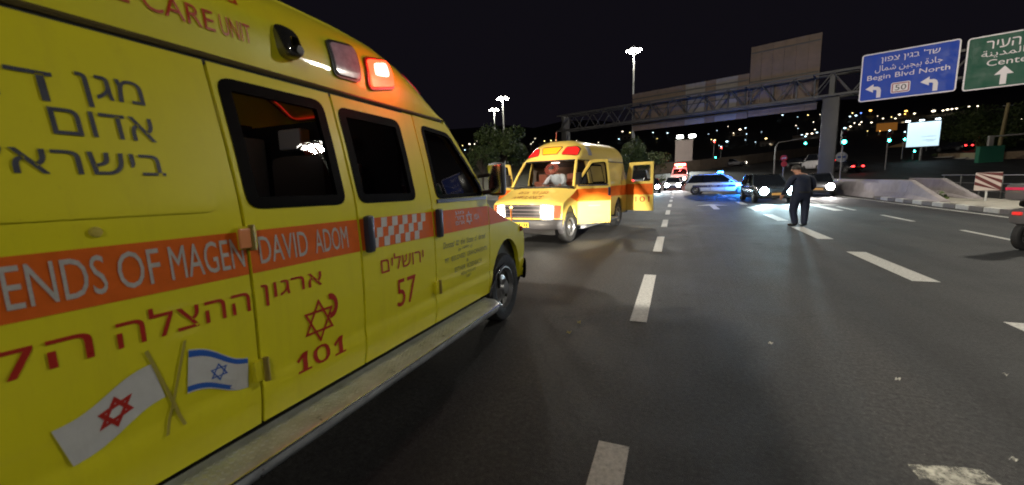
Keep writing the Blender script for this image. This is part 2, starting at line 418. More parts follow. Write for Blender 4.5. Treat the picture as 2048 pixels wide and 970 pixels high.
for k in range(9):                     # right lane line, wider blocks
    y0 = 3.0+4.05*k
    dash(3.2+.01*k, y0, 3.2+.01*k, y0+2.35, .30)
for k in range(8):                     # thin line next to the verge lane
    y0 = 6.85+4.15*k
    dash(6.45, y0, 6.5, y0+2.1, .12)
mark('edge_line', [(9.05, 14), (9.17, 14), (9.3, 40), (9.16, 40)])
def arrow_mark(cx, y, s, head_left=True):
    sx = -1 if head_left else 1
    P = [(-.09, -2.2), (.09, -2.2), (.09, .3), (.55, .3), (0, 1.3), (-.55, .3), (-.09, .3)]
    mark('lane_arrow', [(cx+a*s*1.4, y+b*s) for a, b in P])
arrow_mark(1.75, 22.4, 1.0); arrow_mark(5.9, 21.9, 1.25)
mark('worn_arrow_tail', [G(u_, v_).xy for u_, v_ in ((1815, 930), (1900, 934), (1960, 940), (2040, 1000), (1900, 1040))], WORN)
# verge and pavement on the left, beyond the ambulances
mb = MB()
for k in range(42):
    y = -20+2.0*k; mb.rbox((-10.2, y, .06+H(-10.2, y)), (.18, 1.985, .17), .02)
structure(mb.build('left_kerb', CONC, fix=False))
mb = MB(); ys2 = [-20+4*i for i in range(30)]
mb.add([(x, y, H(x, y)+.12) for y in ys2 for x in (-10.1, -13.5)], [(2*i, 2*i+1, 2*i+3, 2*i+2) for i in range(len(ys2)-1)])
structure(mb.build('left_pavement', M('pavement_slabs', (.22, .21, .19), .85, var=.2, scale=2)))

# ---- traffic island on the right with painted kerb blocks
island = structure(MB().box((11.3, 19.0, .06), (3.0, 16.0, .12)).build('traffic_island', M('island_concrete', (.42, .39, .33), .9, var=.35, scale=3, bump=.3)))
KW = M('whitewashed_kerb', (.55, .53, .48), .8, var=.25, scale=9); KB = M('blackened_kerb', (.17, .15, .13), .85, var=.3, scale=9)
kme = MB().rbox((0, 0, .075), (.24, .72, .17), .025).mesh()
for k in range(21):
    y = 11.4+.74*k
    me = kme if k < 2 else kb.data
    if k < 2:
        me = kme.copy(); me.materials.append(KW if k else KB)
    else: me = (k0 if k % 2 == 0 else k1).data
    kb = bpy.data.objects.new('kerb_block', me); C.objects.link(kb); kb.parent = island; kb.location = (9.72, y, 0)
    if k == 0: k0 = kb
    if k == 1: k1 = kb
# ---- concrete barriers
def barrier_mesh(L, taper=None):
    prof = [(-.30, 0), (-.30, .07), (-.19, .28), (-.11, .82), (-.08, .86), (.08, .86), (.11, .82), (.19, .28), (.30, .07), (.30, 0)]
    mb = MB(); n = 9; st = [i/n for i in range(n+1)]
    rings = []
    for t in st:
        s = 1.0
        if taper is not None: s = 1-.93*t**1.0
        rings.append([(x*(1 if z < .1 else .55+.45*1), t*L, max(z*s, z if z <= .02 else .02)) for x, z in prof])
    m_ = len(prof); vs = [q for r in rings for q in r]
    fs = [(j*m_+i, j*m_+i+1, (j+1)*m_+i+1, (j+1)*m_+i) for j in range(n) for i in range(m_-1)]
    fs += [tuple(range(m_-1, -1, -1)), tuple(n*m_+i for i in range(m_))]
    mb.add(vs, fs); return mb.mesh()
bmain, bend = barrier_mesh(2.97), barrier_mesh(2.6, 1)
BCON = M('barrier_concrete', (.36, .32, .325), .8, var=.28, scale=2.2, bump=.3, bscale=30)
for me in (bmain, bend): me.materials.append(BCON)
ords = ['nearest full', 'second', 'third', 'fourth', 'fifth', 'sixth', 'seventh', 'eighth']
def barrier_row(x, y0, n, end_label, row):
    o = bpy.data.objects.new('jersey_barrier', bend); C.objects.link(o); o.location = (x, y0, .004); o.rotation_euler = (0, 0, math.pi)
    o.location.z = .125
    tag(o, end_label, 'barrier', 'concrete barriers beside the road')
    for k in range(n):
        y = y0+.02+k*3.0
        p = bpy.data.objects.new('jersey_barrier', bmain); C.objects.link(p); p.location = (x+.06*max(0, k-2)**1.3, y, .125 if y < 26.9 else H(x, y))
        p.rotation_euler = (0, 0, -.02*max(0, k-2))
        tag(p, f'{ords[k]} piece of the {row} after its sloped end', 'barrier', 'concrete barriers beside the road')
barrier_row(10.15, 24.3, 7, 'sloped concrete end piece of the barrier row nearest the road', 'grey barrier row nearest the road')
barrier_row(12.2, 26.4, 6, 'sloped concrete end piece of the farther barrier row by the railing', 'farther brownish barrier row')

# ---- pedestrian railing, chevron board
t = thing('railing', 'low grey steel railing on the island beside the striped board', 'railing', (12.75, 21.2, .12))
for k in range(9):
    MB().tube([(0, -4.4+1.35*k, 0), (0, -4.4+1.35*k, 1.02)], .024).build('post', STEEL, t, True)
for z in (.3, .64, 1.0): MB().tube([(0, -4.6, z), (0, 6.6, z)], .02).build('rail', STEEL, t, True)
p = Vector((11.65, 22.3, .12)); t = thing('chevron_board', 'small red and white striped hazard board on a white post', 'sign', p, R_(-18))
MB().tube([(0, .03, 0), (0, .03, .95)], .035).build('post', M('white_post', (.7, .7, .68), .5), t, True)
def sq(pts, y=0): return [(a, y, b) for a, b in pts]
BRD = M('pale_board', (.62, .52, .48), .5); BRDR = M('dark_red_board', (.12, .02, .02), .5)
MB().rbox((0, -.02, .78), (.72, .025, .72), .01).build('board', BRD, t)
for k in range(-2, 3):
    lo = [(max(-.36, min(.36, a)), b) for a, b in [(-.36, .42+k*.28-.0), (-.36, .42+k*.28+.14), (.36, .42+k*.28+.14-.5), (.36, .42+k*.28-.5)]]
    lo = [(a, max(-.36, min(.36, b))) for a, b in lo]
    if max(b for _, b in lo)-min(b for _, b in lo) < .05: continue
    MB().add([(a, -.0365, b+.78) for a, b in lo], [(0, 1, 2, 3)]).build('stripe', BRDR, t)

# ---- retaining wall on the far right and its kerb
def wall_strip(name, pts_b, tops, th, mat, label, cat='wall', seg_mats=None):
    t = thing(name, label, cat, pts_b[0])
    o = Vector(pts_b[0])
    for i in range(len(pts_b)-1):
        a, b = Vector(pts_b[i]), Vector(pts_b[i+1]); d = (b-a); d.z = 0; d.normalize(); n = Vector((d.y, -d.x, 0))*th
        b = b-d*.02
        vs = [a, b, b+n, a+n]; vs = [v-o for v in vs]; up = [v+Vector((0, 0, tops[i if j in (0, 3) else i+1]-v.z-o.z)) for j, v in enumerate(vs)]
        MB().add(vs+up, [(0, 3, 2, 1), (4, 5, 6, 7), (0, 1, 5, 4), (1, 2, 6, 5), (2, 3, 7, 6), (3, 0, 4, 7)]).build('wall_panel', seg_mats[i % len(seg_mats)] if seg_mats else mat, t)
    return t
STONE = M('tan_rubble_stone', (.26, .19, .12), .9, var=.35, scale=3, bump=.6, bscale=9)
STONE2 = M('pale_render', (.42, .36, .22), .9, var=.15, scale=2)
bp_ = [AT(2130, 357, 47), AT(2048, 352, 49), AT(1990, 348, 51), AT(1955, 345, 53), AT(1925, 343, 56), AT(1880, 340, 60)]
for q in bp_: q.z = min(q.z, H(q.x, q.y))-.05
wall_strip('retaining_wall', bp_, [3.1, 3.1, 3.15, 3.2, 3.35, 3.5], -.5, STONE, 'long brown stone retaining wall beside the side road at right', seg_mats=[STONE, STONE, STONE, STONE2, STONE])
mb = MB()
for i in range(len(bp_)-1):
    a, b = bp_[i].copy(), bp_[i+1].copy(); d = (b-a).normalized(); n = Vector((d.y, -d.x, 0))
    for q in (a, b): q.z = H(q.x, q.y)+.07
    c = (a+b)/2+n*-.0; mb.box(c-Vector((math.cos(.6), -math.sin(.6), 0))*1.1, ((b-a).length, .3, .16), Matrix.Rotation(math.atan2(d.y, d.x), 3, 'Z'))
structure(mb.build('side_road_kerb', CONC))
# hedge on top, left end
bp2 = [AT(1885, 341, 61), AT(1830, 341, 66), AT(1775, 340, 74)]
for q in bp2: q.z = min(q.z, H(q.x, q.y))-.05
wall_strip('low_concrete_wall', bp2, [2.9, 2.7, 2.8], -.4, CONC, 'low grey concrete wall under the hedge right of the billboard')
bp3 = [AT(1815, 322, 82), AT(1760, 326, 86), AT(1700, 331, 90)]
for q in bp3: q.z = H(q.x, q.y)-.1
wall_strip('sloping_ramp_wall', bp3, [6.9, 5.6, 4.4], -.5, M('amber_lit_sandstone', (.36, .22, .10), .9, var=.25, scale=1.2), 'sandstone ramp wall tinted as if amber-lit below the traffic lights')  # amber lamplight is put into the stone colour
bp4 = [AT(1300, 345, 70), AT(1400, 343, 72), AT(1480, 341, 76), AT(1560, 338, 82), AT(1640, 335, 90)]
for q in bp4: q.z = H(q.x, q.y)-.1
wall_strip('roadside_wall', bp4, [3.6, 4.3, 4.9, 5.9, 7.1], -.4, M('brown_sandstone', (.20, .16, .12), .9, var=.3, scale=1), 'long low brown wall behind the police car')

# ---- litter on the asphalt
for (u, v), s, lab in [((1795, 763), .024, 'white paper scrap alone on the asphalt, middle right foreground'), ((1541, 690), .022, 'crumpled paper scrap right of the foreground lane dash'),
                  ((2010, 753), .018, 'small paper scrap on the asphalt near the right edge'), ((2026, 925), .018, 'paper scrap in the bottom right corner of the road'),
                  ((1158, 648), .03, 'tiny yellow leaf on the asphalt before the rear ambulance'), ((1138, 668), .03, 'tiny pale leaf on the dark asphalt near the step')]:
    c = G(u, v); mb = MB(); a = random.random()*3
    mb.grid(lambda i, j: (c.x+(i-.5)*s*1.6*math.cos(a)-(j-.5)*s*math.sin(a), c.y+(i-.5)*s*1.6*math.sin(a)+(j-.5)*s*math.cos(a), .008+.012*math.sin(i*5+s*99)*math.sin(j*4+1)+.012), 4, 3)
    tag(mb.build('leaf' if 'leaf' in lab else 'paper_scrap', M('paper' if 'leaf' not in lab else 'dry_leaf', (.34, .33, .29) if 'leaf' not in lab else (.5, .42, .15), .8)), lab, 'leaf' if 'leaf' in lab else 'litter')

# ================================================================== STREET LAMPS
POLE = M('lamp_pole_paint', (.32, .33, .32), .5, var=.15, scale=4)
LENS = M('led_lens', (.9, .9, .85), .3, emit=(1, .97, .86), es=60)
WARMW = (1, .94, .80)
def street_lamp(x, y, h, label, power, rot=0, heads=6, z0=None):
    z0 = H(x, y)-.05 if z0 is None else z0
    t = thing('street_lamp', label, 'street lamp', (x, y, z0), rot, 'tall mast lamps along the road')
    MB().tube([(0, 0, 0), (0, 0, h*.5), (0, 0, h)], [.17, .12, .07], 12).build('pole', POLE, t, True)
    MB().lathe([(0, .0), (.3, .0), (.3, .04), (.17, .06), (.17, .4), (.13, .5)], (0, 0, 0), 'Z', 14).build('base', POLE, t, True)
    mb = MB(); ring = [(math.cos(2*math.pi*i/16)*.62, math.sin(2*math.pi*i/16)*.62, h-.05) for i in range(17)]
    mb.tube(ring, .03, 6); 
    for k in range(3):
        a = k*math.pi/3; mb.tube([(math.cos(a)*.62, math.sin(a)*.62, h-.05), (-math.cos(a)*.62, -math.sin(a)*.62, h-.05)], .025, 6)
    mb.build('head_frame', POLE, t, True)
    for k in range(heads):
        a = 2*math.pi*k/heads; c = Vector((math.cos(a)*.72, math.sin(a)*.72, h-.08)); q = Matrix.Rotation(a, 3, 'Z') @ Matrix.Rotation(R_(38), 3, 'Y')
        lu = MB().rbox(c, (.60, .50, .10), .03, q).build('luminaire', GREYP, t)
        MB().box(c+q @ Vector((.02, 0, -.056)), (.54, .44, .01), q).build('lens', LENS, lu)
    l = lamp_point('lamp_light', (0, 0, h-.55), WARMW, power, .45, t)
    return t
p = AT(1268, 97, 48); street_lamp(p.x, p.y, p.z+.05-H(p.x, p.y), 'tallest mast lamp rising behind the overhead sign gantry', 8000)
p = AT(1005, 194, 60); street_lamp(p.x, p.y, p.z+.05-H(p.x, p.y), 'taller mast lamp of the pair above the left tree', 7000)
p = AT(988, 217, 76); street_lamp(p.x, p.y, p.z+.05-H(p.x, p.y), 'shorter farther mast lamp of the pair above the left tree', 7000)
street_lamp(13.0, 17.7, 11.2, 'mast lamp on the traffic island past the right edge', 3600, z0=.10)
street_lamp(-10.9, -3.5, 11.2, 'mast lamp on the left pavement behind the nearest ambulance', 16500, z0=.11)
street_lamp(13.0, -16, 11.2, 'mast lamp on the right behind the viewpoint', 2900, z0=-.05)

# ================================================================== GANTRY
GA, GB = Vector((-11.6, 44.0)), Vector((11.0, 36.0))
gd = (GB-GA).normalized(); gn = Vector((-gd.y, gd.x)); GROT = math.atan2(gd.y, gd.x)
def gpix(u, v, off=0.0):
    r = AXT @ Vector(((u-1024)/F, (v-485)/F, 1)); k = (gn.dot(GA)+off)/gn.dot(r.xy); P = r*k
    return ((P.xy-GA).dot(gd), P.z+CAMH)
GAN = M('gantry_steel', (.06, .056, .054), .55, metal=.2, var=.2, scale=3)
t = thing('sign_gantry', 'long steel lattice gantry spanning the whole road', 'gantry', (GA.x, GA.y, 0), GROT)
ZB, ZT, DW = 6.8, 8.35, 1.3; SL = 40.0
for y in (-DW/2, DW/2):
    for z in (ZB, ZT): MB().box((SL/2-.3, y, z), (SL, .14, .14)).build('chord', GAN, t)
def strut(a, b, r=.05):
    a, b = Vector(a), Vector(b); return MB().tube([(0, 0, 0), (0, 0, (b-a).length)], r, 6).mesh(), (b-a)
step = 1.1; me_d = None
for y in (-DW/2, DW/2):
    for k in range(int(SL/step)):
        s0, s1 = k*step, (k+1)*step
        a, b = ((s0, y, ZB), (s1, y, ZT)) if k % 2 == 0 else ((s0, y, ZT), (s1, y, ZB))
        me, d = strut(a, b, .045)
        if me_d is None: me_d = me; me_d.materials.append(GAN)
        o = bpy.data.objects.new('brace', me_d); C.objects.link(o); o.parent = t; o.location = a
        o.rotation_mode = 'QUATERNION'; o.rotation_quaternion = d.to_track_quat('Z', 'Y')
for k in range(0, int(SL/step), 4):
    MB().box((k*step, 0, ZT), (.1, DW-.15, .1)).build('cross_tie', GAN, t)
for s, wd, z0 in ((.35, .62, -.1), (23.1, .95, -.1)):
    MB().rbox((s, 0, (ZB-.07)/2), (wd, .8, ZB-.09), .05).build('column', GAN, t, True)
    MB().box((s, 0, (ZB+ZT)/2), (.3, DW-.2, ZT-ZB-.16)).build('column_head', GAN, t)
# backs of the boards on the far face of the gantry
PANB = M('weathered_board_back', (.155, .108, .082), .8, var=.3, scale=1.4); PANB2 = M('pale_board_back', (.20, .175, .16), .8, var=.2, scale=2)
OFF = DW/2+.25
def board(name, label, u0, vt0, u1, vt1, vb0, vb1, nsplit, pale=()):
    (s0, zt0), (s1, zt1) = gpix(u0, vt0, OFF), gpix(u1, vt1, OFF); zb0, zb1 = gpix(u0, vb0, OFF)[1], gpix(u1, vb1, OFF)[1]
    zt, zb = (zt0+zt1)/2, (zb0+zb1)/2
    org = GA+gd*s0+gn*OFF
    b = thing(name, label, 'sign board', (org.x, org.y, zb), GROT)
    wdt = (s1-s0)/nsplit
    for k in range(nsplit):
        MB().rbox((wdt*(k+.5), .03, (zt-zb)/2), (wdt-.012, .06, zt-zb), .008).build('panel', PANB2 if k in pale else PANB, b)
    for z in (.5, (zt-zb)*.5, zt-zb-.5): MB().box((wdt*nsplit/2, -.045, z), (wdt*nsplit-.1, .06, .09)).build('stiffener', GAN, b)
    for k in range(int(nsplit/2)+1): MB().box((min(wdt*nsplit-.2, .2+k*wdt*2), -.16, (ZB+ZT)/2-zb), (.1, .15, ZT-ZB+.1)).build('bracket', GAN, b)
board('sign_board', 'long low brown board back with pale patches on the gantry', 1265, 184, 1499, 152, 262, 236, 12, (6, 7, 9, 10))
board('sign_board', 'tall square brown board back rising above the gantry', 1503, 92, 1645, 67, 236, 214, 6)
# road signs on the near face
BLUE = M('blue_sign_sheet', (.002, .052, .46), .6, var=.06, scale=2); GREEN = M('green_sign_sheet', (.002, .085, .045), .6, var=.06, scale=2)
SWHT = M('white_sign_sheet', (.80, .72, .74), .4); YSGN = M('yellow_sign_sheet', (.7, .6, .05), .4)
def road_sign(name, label, s0, s1, z0, z1, face):
    org = GA+gd*s0-gn*(DW/2+.25); wd, ht = s1-s0, z1-z0
    t = thing(name, label, 'road sign', (org.x, org.y, z0), GROT, 'overhead direction signs')
    lo = rounded([(0, 0), (wd, 0), (wd, ht), (0, ht)], .18)
    link('border', poly_mesh([lo], lambda a, b, k: (a, k, b), depth=.06, back=True), SWHT, t)
    link('face', poly_mesh([inset(lo, .07)], lambda a, b, k: (a, -.004+k, b), depth=.003), face, t)
    for s in (wd*.25, wd*.75): MB().box((s, .16, ht*.5), (.1, .18, ht*.8)).build('bracket', GAN, t)
    return t, wd, ht
def sgn(a, b): return (a, -.009, b)
def curved_arrow(t, cx, cz, s):
    out = []
    P = [(.55, -.55), (.55, .05)]
    lo = [(.62, -.6), (.62, .0), (.55, .22), (.38, .34), (.1, .36), (.1, .58), (-.42, .22), (.1, -.12), (.1, .1), (.28, .08), (.34, .0), (.34, -.6)]
    link('arrow', poly_mesh([[(cx+a*s, cz+b*s) for a, b in lo]], lambda a, b, k: sgn(a, b)), SWHT, t)
t, wd, ht = road_sign('direction_sign', 'blue overhead road sign for Begin Blvd North with two left arrows', 24.6, 29.05, 6.03, 9.03, BLUE)
letters('lettering', "שד' בגין צפון", (.95, 3.6, 2.28, 2.72), sgn, SWHT, t, .018, rtl=True)
letters('lettering', ("\uFE9F\uFE8E\uFEA9\uFE93 \uFE91\uFEF4\uFEA0\uFEF4\uFEE6 \uFEB7\uFEE4\uFE8E\uFEDD"), (.7, 3.75, 1.72, 2.18), sgn, SWHT, t, .015, rtl=True)
letters('lettering', 'Begin Blvd North', (.35, 4.1, 1.22, 1.62), sgn, SWHT, t, .02)
curved_arrow(t, .62, .62, .75); curved_arrow(t, 3.2, .62, .75)
lo = rounded([(1.55, .32), (2.45, .32), (2.45, .98), (1.55, .98)], .12)
link('route_shield', poly_mesh([lo], lambda a, b, k: (a, -.009, b)), SWHT, t)
link('route_shield_face', poly_mesh([inset(lo, .05), inset(lo, .1)], lambda a, b, k: (a, -.012, b)), M('shield_rim', (.35, .02, .06), .4), t)
letters('lettering', '50', (1.75, 2.27, .48, .82), lambda a, b: (a, -.012, b), M('black_film', (.02, .02, .02), .4), t, .03)
t, wd, ht = road_sign('direction_sign', 'green overhead road sign for Center with white up arrow', 29.3, 33.6, 5.95, 8.92, GREEN)
letters('lettering', 'מרכז העיר', (.75, 3.5, 2.2, 2.65), sgn, SWHT, t, .018, rtl=True)
letters('lettering', "\uFEE3\uFEAE\uFEDB\uFEB0 \uFE8D\uFEDF\uFEE4\uFEAA\uFEF3\uFEE8\uFE94", (.6, 3.4, 1.68, 2.12), sgn, SWHT, t, .015, rtl=True)
letters('lettering', 'Center', (.85, 2.6, 1.25, 1.6), sgn, SWHT, t, .02)
up = [(-.12, -.5), (.12, -.5), (.12, .05), (.36, .05), (0, .5), (-.36, .05), (-.12, .05)]
link('arrow', poly_mesh([[(1.55+a, .66+b) for a, b in up]], lambda a, b, k: sgn(a, b)), SWHT, t)
link('yellow_panel', poly_mesh([rounded([(2.55, .2), (4.1, .2), (4.1, 1.0), (2.55, 1.0)], .06)], lambda a, b, k: sgn(a, b)), YSGN, t)

# ================================================================== TREES
LEAFS = [M('leaf_dark', (.032, .055, .014), .6), M('leaf_mid', (.055, .085, .020), .6), M('leaf_light', (.085, .115, .03), .6)]
BARK = M('bark', (.08, .06, .045), .9, var=.3, scale=8, bump=.5)
def tree(base, ht, rad, label, n=2600, seed=1, leaf=.16, squash=.8, group='roadside trees'):
    rng = random.Random(seed); z0 = base.z
    t = thing('tree', label, 'tree', (base.x, base.y, z0), 0, group)
    mb = MB(); hc = ht-rad*squash
    mb.tube([(0, 0, -.1), (.05, 0, hc*.5), (.0, .08, hc)], [rad*.075, rad*.055, rad*.035], 8)
    clumps = []
    for k in range(26):
        a = rng.random()*6.283; e = math.asin(rng.uniform(-.55, 1)); r = rad*rng.uniform(.45, .95)
        c = Vector((math.cos(a)*math.cos(e)*r, math.sin(a)*math.cos(e)*r, hc+math.sin(e)*r*squash)); clumps.append((c, rad*rng.uniform(.2, .38), rng.choice((0, 0, 1, 1, 2))))
        mb.tube([(0, .04, hc*rng.uniform(.6, 1)), c*.55+Vector((0, 0, hc*.45)), c], [rad*.03, rad*.018, rad*.006], 5)
    mb.build('trunk', BARK, t, True)
    vs, fs, mi = [], [], []
    for i in range(n):
        c, r, m_ = rng.choice(clumps)
        d = Vector((rng.gauss(0, 1), rng.gauss(0, 1), rng.gauss(0, 1))).normalized()*r*rng.random()**.4
        p = c+d; q = Quaternion((rng.gauss(0, 1), rng.gauss(0, 1), rng.gauss(0, 1), rng.gauss(0, 1))).normalized(); s = leaf*rng.uniform(.6, 1.3)
        k = len(vs); vs += [p+q @ Vector(v) for v in ((-s, 0, 0), (0, -s*.45, .2*s), (s, 0, 0), (0, s*.45, .2*s))]; fs.append((k, k+1, k+2, k+3)); mi.append(m_ if rng.random() < .7 else rng.randrange(3))
    me = bpy.data.meshes.new('foliage'); me.from_pydata([tuple(v) for v in vs], [], fs); me.polygons.foreach_set('material_index', mi); me.update()
    link('crown', me, LEAFS, t)
    return t
def tree_at(u, vtop, d, rad, label, **k):
    p = AT(u, vtop, d); z0 = H(p.x, p.y); tree(Vector((p.x, p.y, z0)), p.z-z0, rad, label, **k)
tree_at(1000, 246, 40, 2.7, 'broad dark tree below the pair of mast lamps', seed=3, n=6500, leaf=.16, squash=1.05)
tree_at(962, 292, 34, 1.5, 'small dark tree behind the rear ambulance windscreen pillar', seed=4, n=1500, leaf=.13)
tree_at(1274, 281, 44, 1.9, 'leafy green tree above the open rear door', seed=5, n=4200, leaf=.15, squash=1.0)
tree_at(1226, 296, 40, 1.6, 'rounded green shrub-like tree right of the ambulance roof', seed=6, n=2800, leaf=.13, squash=1.0)
tree_at(1308, 300, 50, 1.9, 'dull green tree left of the pale tower', seed=8, n=1500, leaf=.14)
for i, (u, v, d, r) in enumerate([(1905, 232, 85, 5.5), (1960, 215, 78, 5.5), (2020, 205, 72, 6.0), (2090, 205, 66, 6.0), (1990, 262, 62, 2.6), (1935, 268, 70, 3.0)]):
    tree_at(u, v, d, r, ['dark tree behind the two red tail lamps', 'dark tree below the green sign arrow', 'dark tall tree behind the slim wooden post', 'dark tree at the far right edge', 'dark low tree beside the green cabinet', 'dark low tree above the retaining wall'][i], seed=20+i, n=2600, leaf=.30, group='dark trees above the retaining wall')
def hedge(name, label, pts, rad, n, seed):
    rng = random.Random(seed); o = pts[0]
    t = thing(name, label, 'hedge', o); vs, fs, mi = [], [], []
    for i in range(n):
        k = rng.random()*(len(pts)-1); j = int(k); f = k-j; c = pts[j].lerp(pts[j+1], f)-o
        p = c+Vector((rng.gauss(0, rad*.5), rng.gauss(0, rad*.5), abs(rng.gauss(0, rad*.45)))); s = .12*rng.uniform(.6, 1.3)
        q = Quaternion((rng.gauss(0, 1), rng.gauss(0, 1), rng.gauss(0, 1), rng.gauss(0, 1))).normalized()
        k_ = len(vs); vs += [p+q @ Vector(v) for v in ((-s, 0, 0), (0, -s*.5, 0), (s, 0, 0), (0, s*.5, 0))]; fs.append((k_, k_+1, k_+2, k_+3)); mi.append(rng.randrange(3))
    me = bpy.data.meshes.new('foliage'); me.from_pydata([tuple(v) for v in vs], [], fs); me.polygons.foreach_set('material_index', mi); me.update()
    link('foliage', me, LEAFS, t)
    mb = MB()
    for i in range(len(pts)*3):
        k = i/(len(pts)*3)*(len(pts)-1); j = int(k); c = pts[j].lerp(pts[j+1], k-j)-o; mb.tube([c+Vector((0, 0, -.05)), c+Vector((.05, 0, rad*.6))], .03, 5)
    mb.build('stem', BARK, t)
hp = [Vector((q.x, q.y, z)) for q, z in zip(bp2, (2.9, 2.7, 2.8))]
hedge('hedge', 'clipped green hedge along the low wall right of the billboard', hp, .6, 1800, 31)
hp = [AT(u, 352, 56) for u in (1280, 1310, 1340)]
for q in hp: q.z = H(q.x, q.y)
hedge('hedge', 'pale green hedge behind the queue of cars at left', hp, .8, 1200, 32)
for u, v in ((1860, 398),):
    c = G(u, v, .12); hp = [c, c+Vector((.4, .1, 0))]; hedge('weed', 'small green weed tuft between the two barrier ends', hp, .22, 160, 33)

# ================================================================== HILLSIDE LIGHTS
cols = {'w': (1, .86, .62), 'c': (.62, .88, 1), 'y': (1, .74, .28), 'o': (1, .50, .10), 'b': (.12, .25, 1), 'r': (1, .05, .04), 'g': (.05, 1, .78)}
HL = """861 289 c 5|878 287 c 4|892 296 y 5|882 303 y 7|925 291 y 5|930 300 c 6|939 288 w 9|945 294 y 7|949 288 w 6|954 282 w 4|978 290 y 6|913 335 w 8
1070 277 w 4|1066 284 w 4|1062 288 w 5|1089 282 y 6|1102 281 y 7|1112 280 y 6|1245 263 w 7|1260 265 y 6|1238 278 c 6|1197 285 w 5|1153 281 w 4|1306 265 c 6|1335 266 c 7|1314 277 y 4
1434 261 c 4|1467 266 w 5|1480 259 w 10|1491 256 c 7|1493 268 c 5|1423 279 y 5|1430 280 y 7|1454 283 c 10|1532 277 y 10|1565 230 c 7|1616 230 y 6|1640 229 w 4|1627 244 w 5|1592 251 w 5|1630 259 w 6
1705 226 y 6|1722 226 b 7|1700 233 c 7|1712 231 c 9|1741 221 o 11|1812 222 o 12|1799 229 w 9|1810 228 o 7|1829 227 w 9|1867 222 w 15|1766 237 w 7|1783 234 y 5|1791 237 w 7|1709 246 w 6|1723 244 w 7|1743 245 w 8|1719 249 w 7|1701 253 w 9
1604 270 c 9|1614 268 w 9|1624 267 w 9|1634 265 c 8|1456 253 w 4|1523 264 c 3|1511 284 c 4|1491 280 c 4|1596 257 c 4|1595 234 c 3|1886 221 w 9|1895 219 w 11|1904 218 w 9|1913 217 w 9|1938 213 w 8|1956 212 w 9|2043 237 w 12|1438 291 c 3|1417 268 c 3|1540 288 w 3|1668 240 w 4|1760 262 o 5|1735 262 y 4|1690 262 w 4|1755 232 w 4"""
names = {'w': 'white', 'c': 'bluish white', 'y': 'yellow', 'o': 'orange', 'b': 'blue'}
for k, e in enumerate(HL.replace('\n', '|').split('|')):
    u, v, c, s = e.split(); u, v, s = float(u), float(v), float(s)
    p = on_ground(u, v+9); d = (AX @ (p-CP)).z; q = AT(u, v, d); hh = max(.5, q.z-H(p.x, p.y)); r = s*.5*d/F*.43
    mat = M('hill_light_'+c, (.5, .5, .5), .4, emit=cols[c], es={'w': 4.5, 'c': 4.5, 'y': 4.5, 'o': 6, 'b': 5}[c], sample=False)
    mb = MB(); mb.tube([(0, 0, -.3), (0, 0, hh-r*.5)], max(.05, r*.12), 5, mi=1)
    n = 8; prof = [(0.02*r, -.55*r), (.8*r, -.35*r), (r, 0), (.8*r, .35*r), (.02*r, .5*r)]
    mb.lathe(prof, (0, 0, hh), 'Z', n)
    mb.mi = [1]*(7)+[0]*(len(mb.f)-7)
    o = mb.build('hillside_lamp', [mat, POLE], None, True); o.location = (q.x, q.y, H(p.x, p.y))
    where = 'beyond the rear ambulance windscreen' if u < 960 else 'left of the gantry column above the front ambulance' if u < 1160 else 'around the tall mast lamp base' if u < 1345 else 'between the pale tower and the gantry middle' if u < 1545 else 'just left of the thick gantry column' if u < 1650 else 'between the gantry column and the billboard' if u < 1800 else 'above the billboard and dark trees'
    size = 'big' if s >= 9 else 'small' if s >= 6 else 'tiny'
    tag(o, f'{size} {names[c]} hillside lamp {where}', 'lamp', f'{names[c]} hillside lights {where}')

# ================================================================== FAR STREET FURNITURE
SIGBLK = M('signal_housing', (.015, .015, .016), .5)
def signal(u, v, d, on, label, arm=0.0, size=1.0, group='traffic lights at the junction', hat=True):
    p = AT(u, v, d); z0 = H(p.x, p.y); hh = max(1.2, p.z-z0)
    t = thing('traffic_light', label, 'traffic light', (p.x+arm, p.y, z0), 0, group)
    if arm: MB().tube([(0, .12, -.1), (0, .12, hh-.3), (-arm*.1, .12, hh+.35), (-arm, .12, hh+.75)], [.1, .09, .07, .06], 8).build('pole', STEEL, t, True)
    else: MB().tube([(0, .12, -.1), (0, .12, hh+.9*size)], .07, 8).build('pole', STEEL, t, True)
    h_ = MB().rbox((-arm, 0, hh+.35*size), (.36*size, .22, 1.12*size), .04).build('housing', SIGBLK, t)
    for k, (c, nm) in enumerate((('g', 'green_lens'), ('y', 'amber_lens'), ('r', 'red_lens'))):
        lit = on == c
        mt = M('signal_'+c+('_on' if lit else '_off'), tuple(x*.25+.02 for x in cols[c]), .3, emit=cols[c] if lit else None, es=30 if lit else 0, sample=False)
        z = hh+k*.34*size
        o = MB().lathe([(.0, -.17), (.09*size, -.155), (.15*size, -.125), (.15*size, -.11)], (-arm, 0, z), 'Y', 14).build(nm, mt, h_, True)
        MB().lathe([(.165*size, -.11), (.165*size, -.27), (.15*size, -.27), (.15*size, -.11)], (-arm, 0, z), 'Y', 14).build('visor', SIGBLK, h_, True)
    if hat:
        c = (.5, .85, 1); MB().lathe([(.01, -.04), (.13, 0), (.01, .05)], (-arm, -.02, hh+1.05*size), 'Z', 8).build('white_lamp', M('signal_top_lamp', (.6, .6, .6), .4, emit=c, es=9, sample=False), t, True)
    return t
signal(1687, 284, 42, 'g', 'bright green traffic light just right of the gantry column', size=1.35)
signal(1777, 281, 50, 'g', 'green traffic light below the blue road sign', size=1.15)
signal(1808, 279, 62, 'g', 'green traffic light touching the left edge of the billboard', size=1.1)
signal(1610, 287, 55, 'g', 'green traffic light on a curved arm left of the gantry column', arm=-3.4, size=.9)
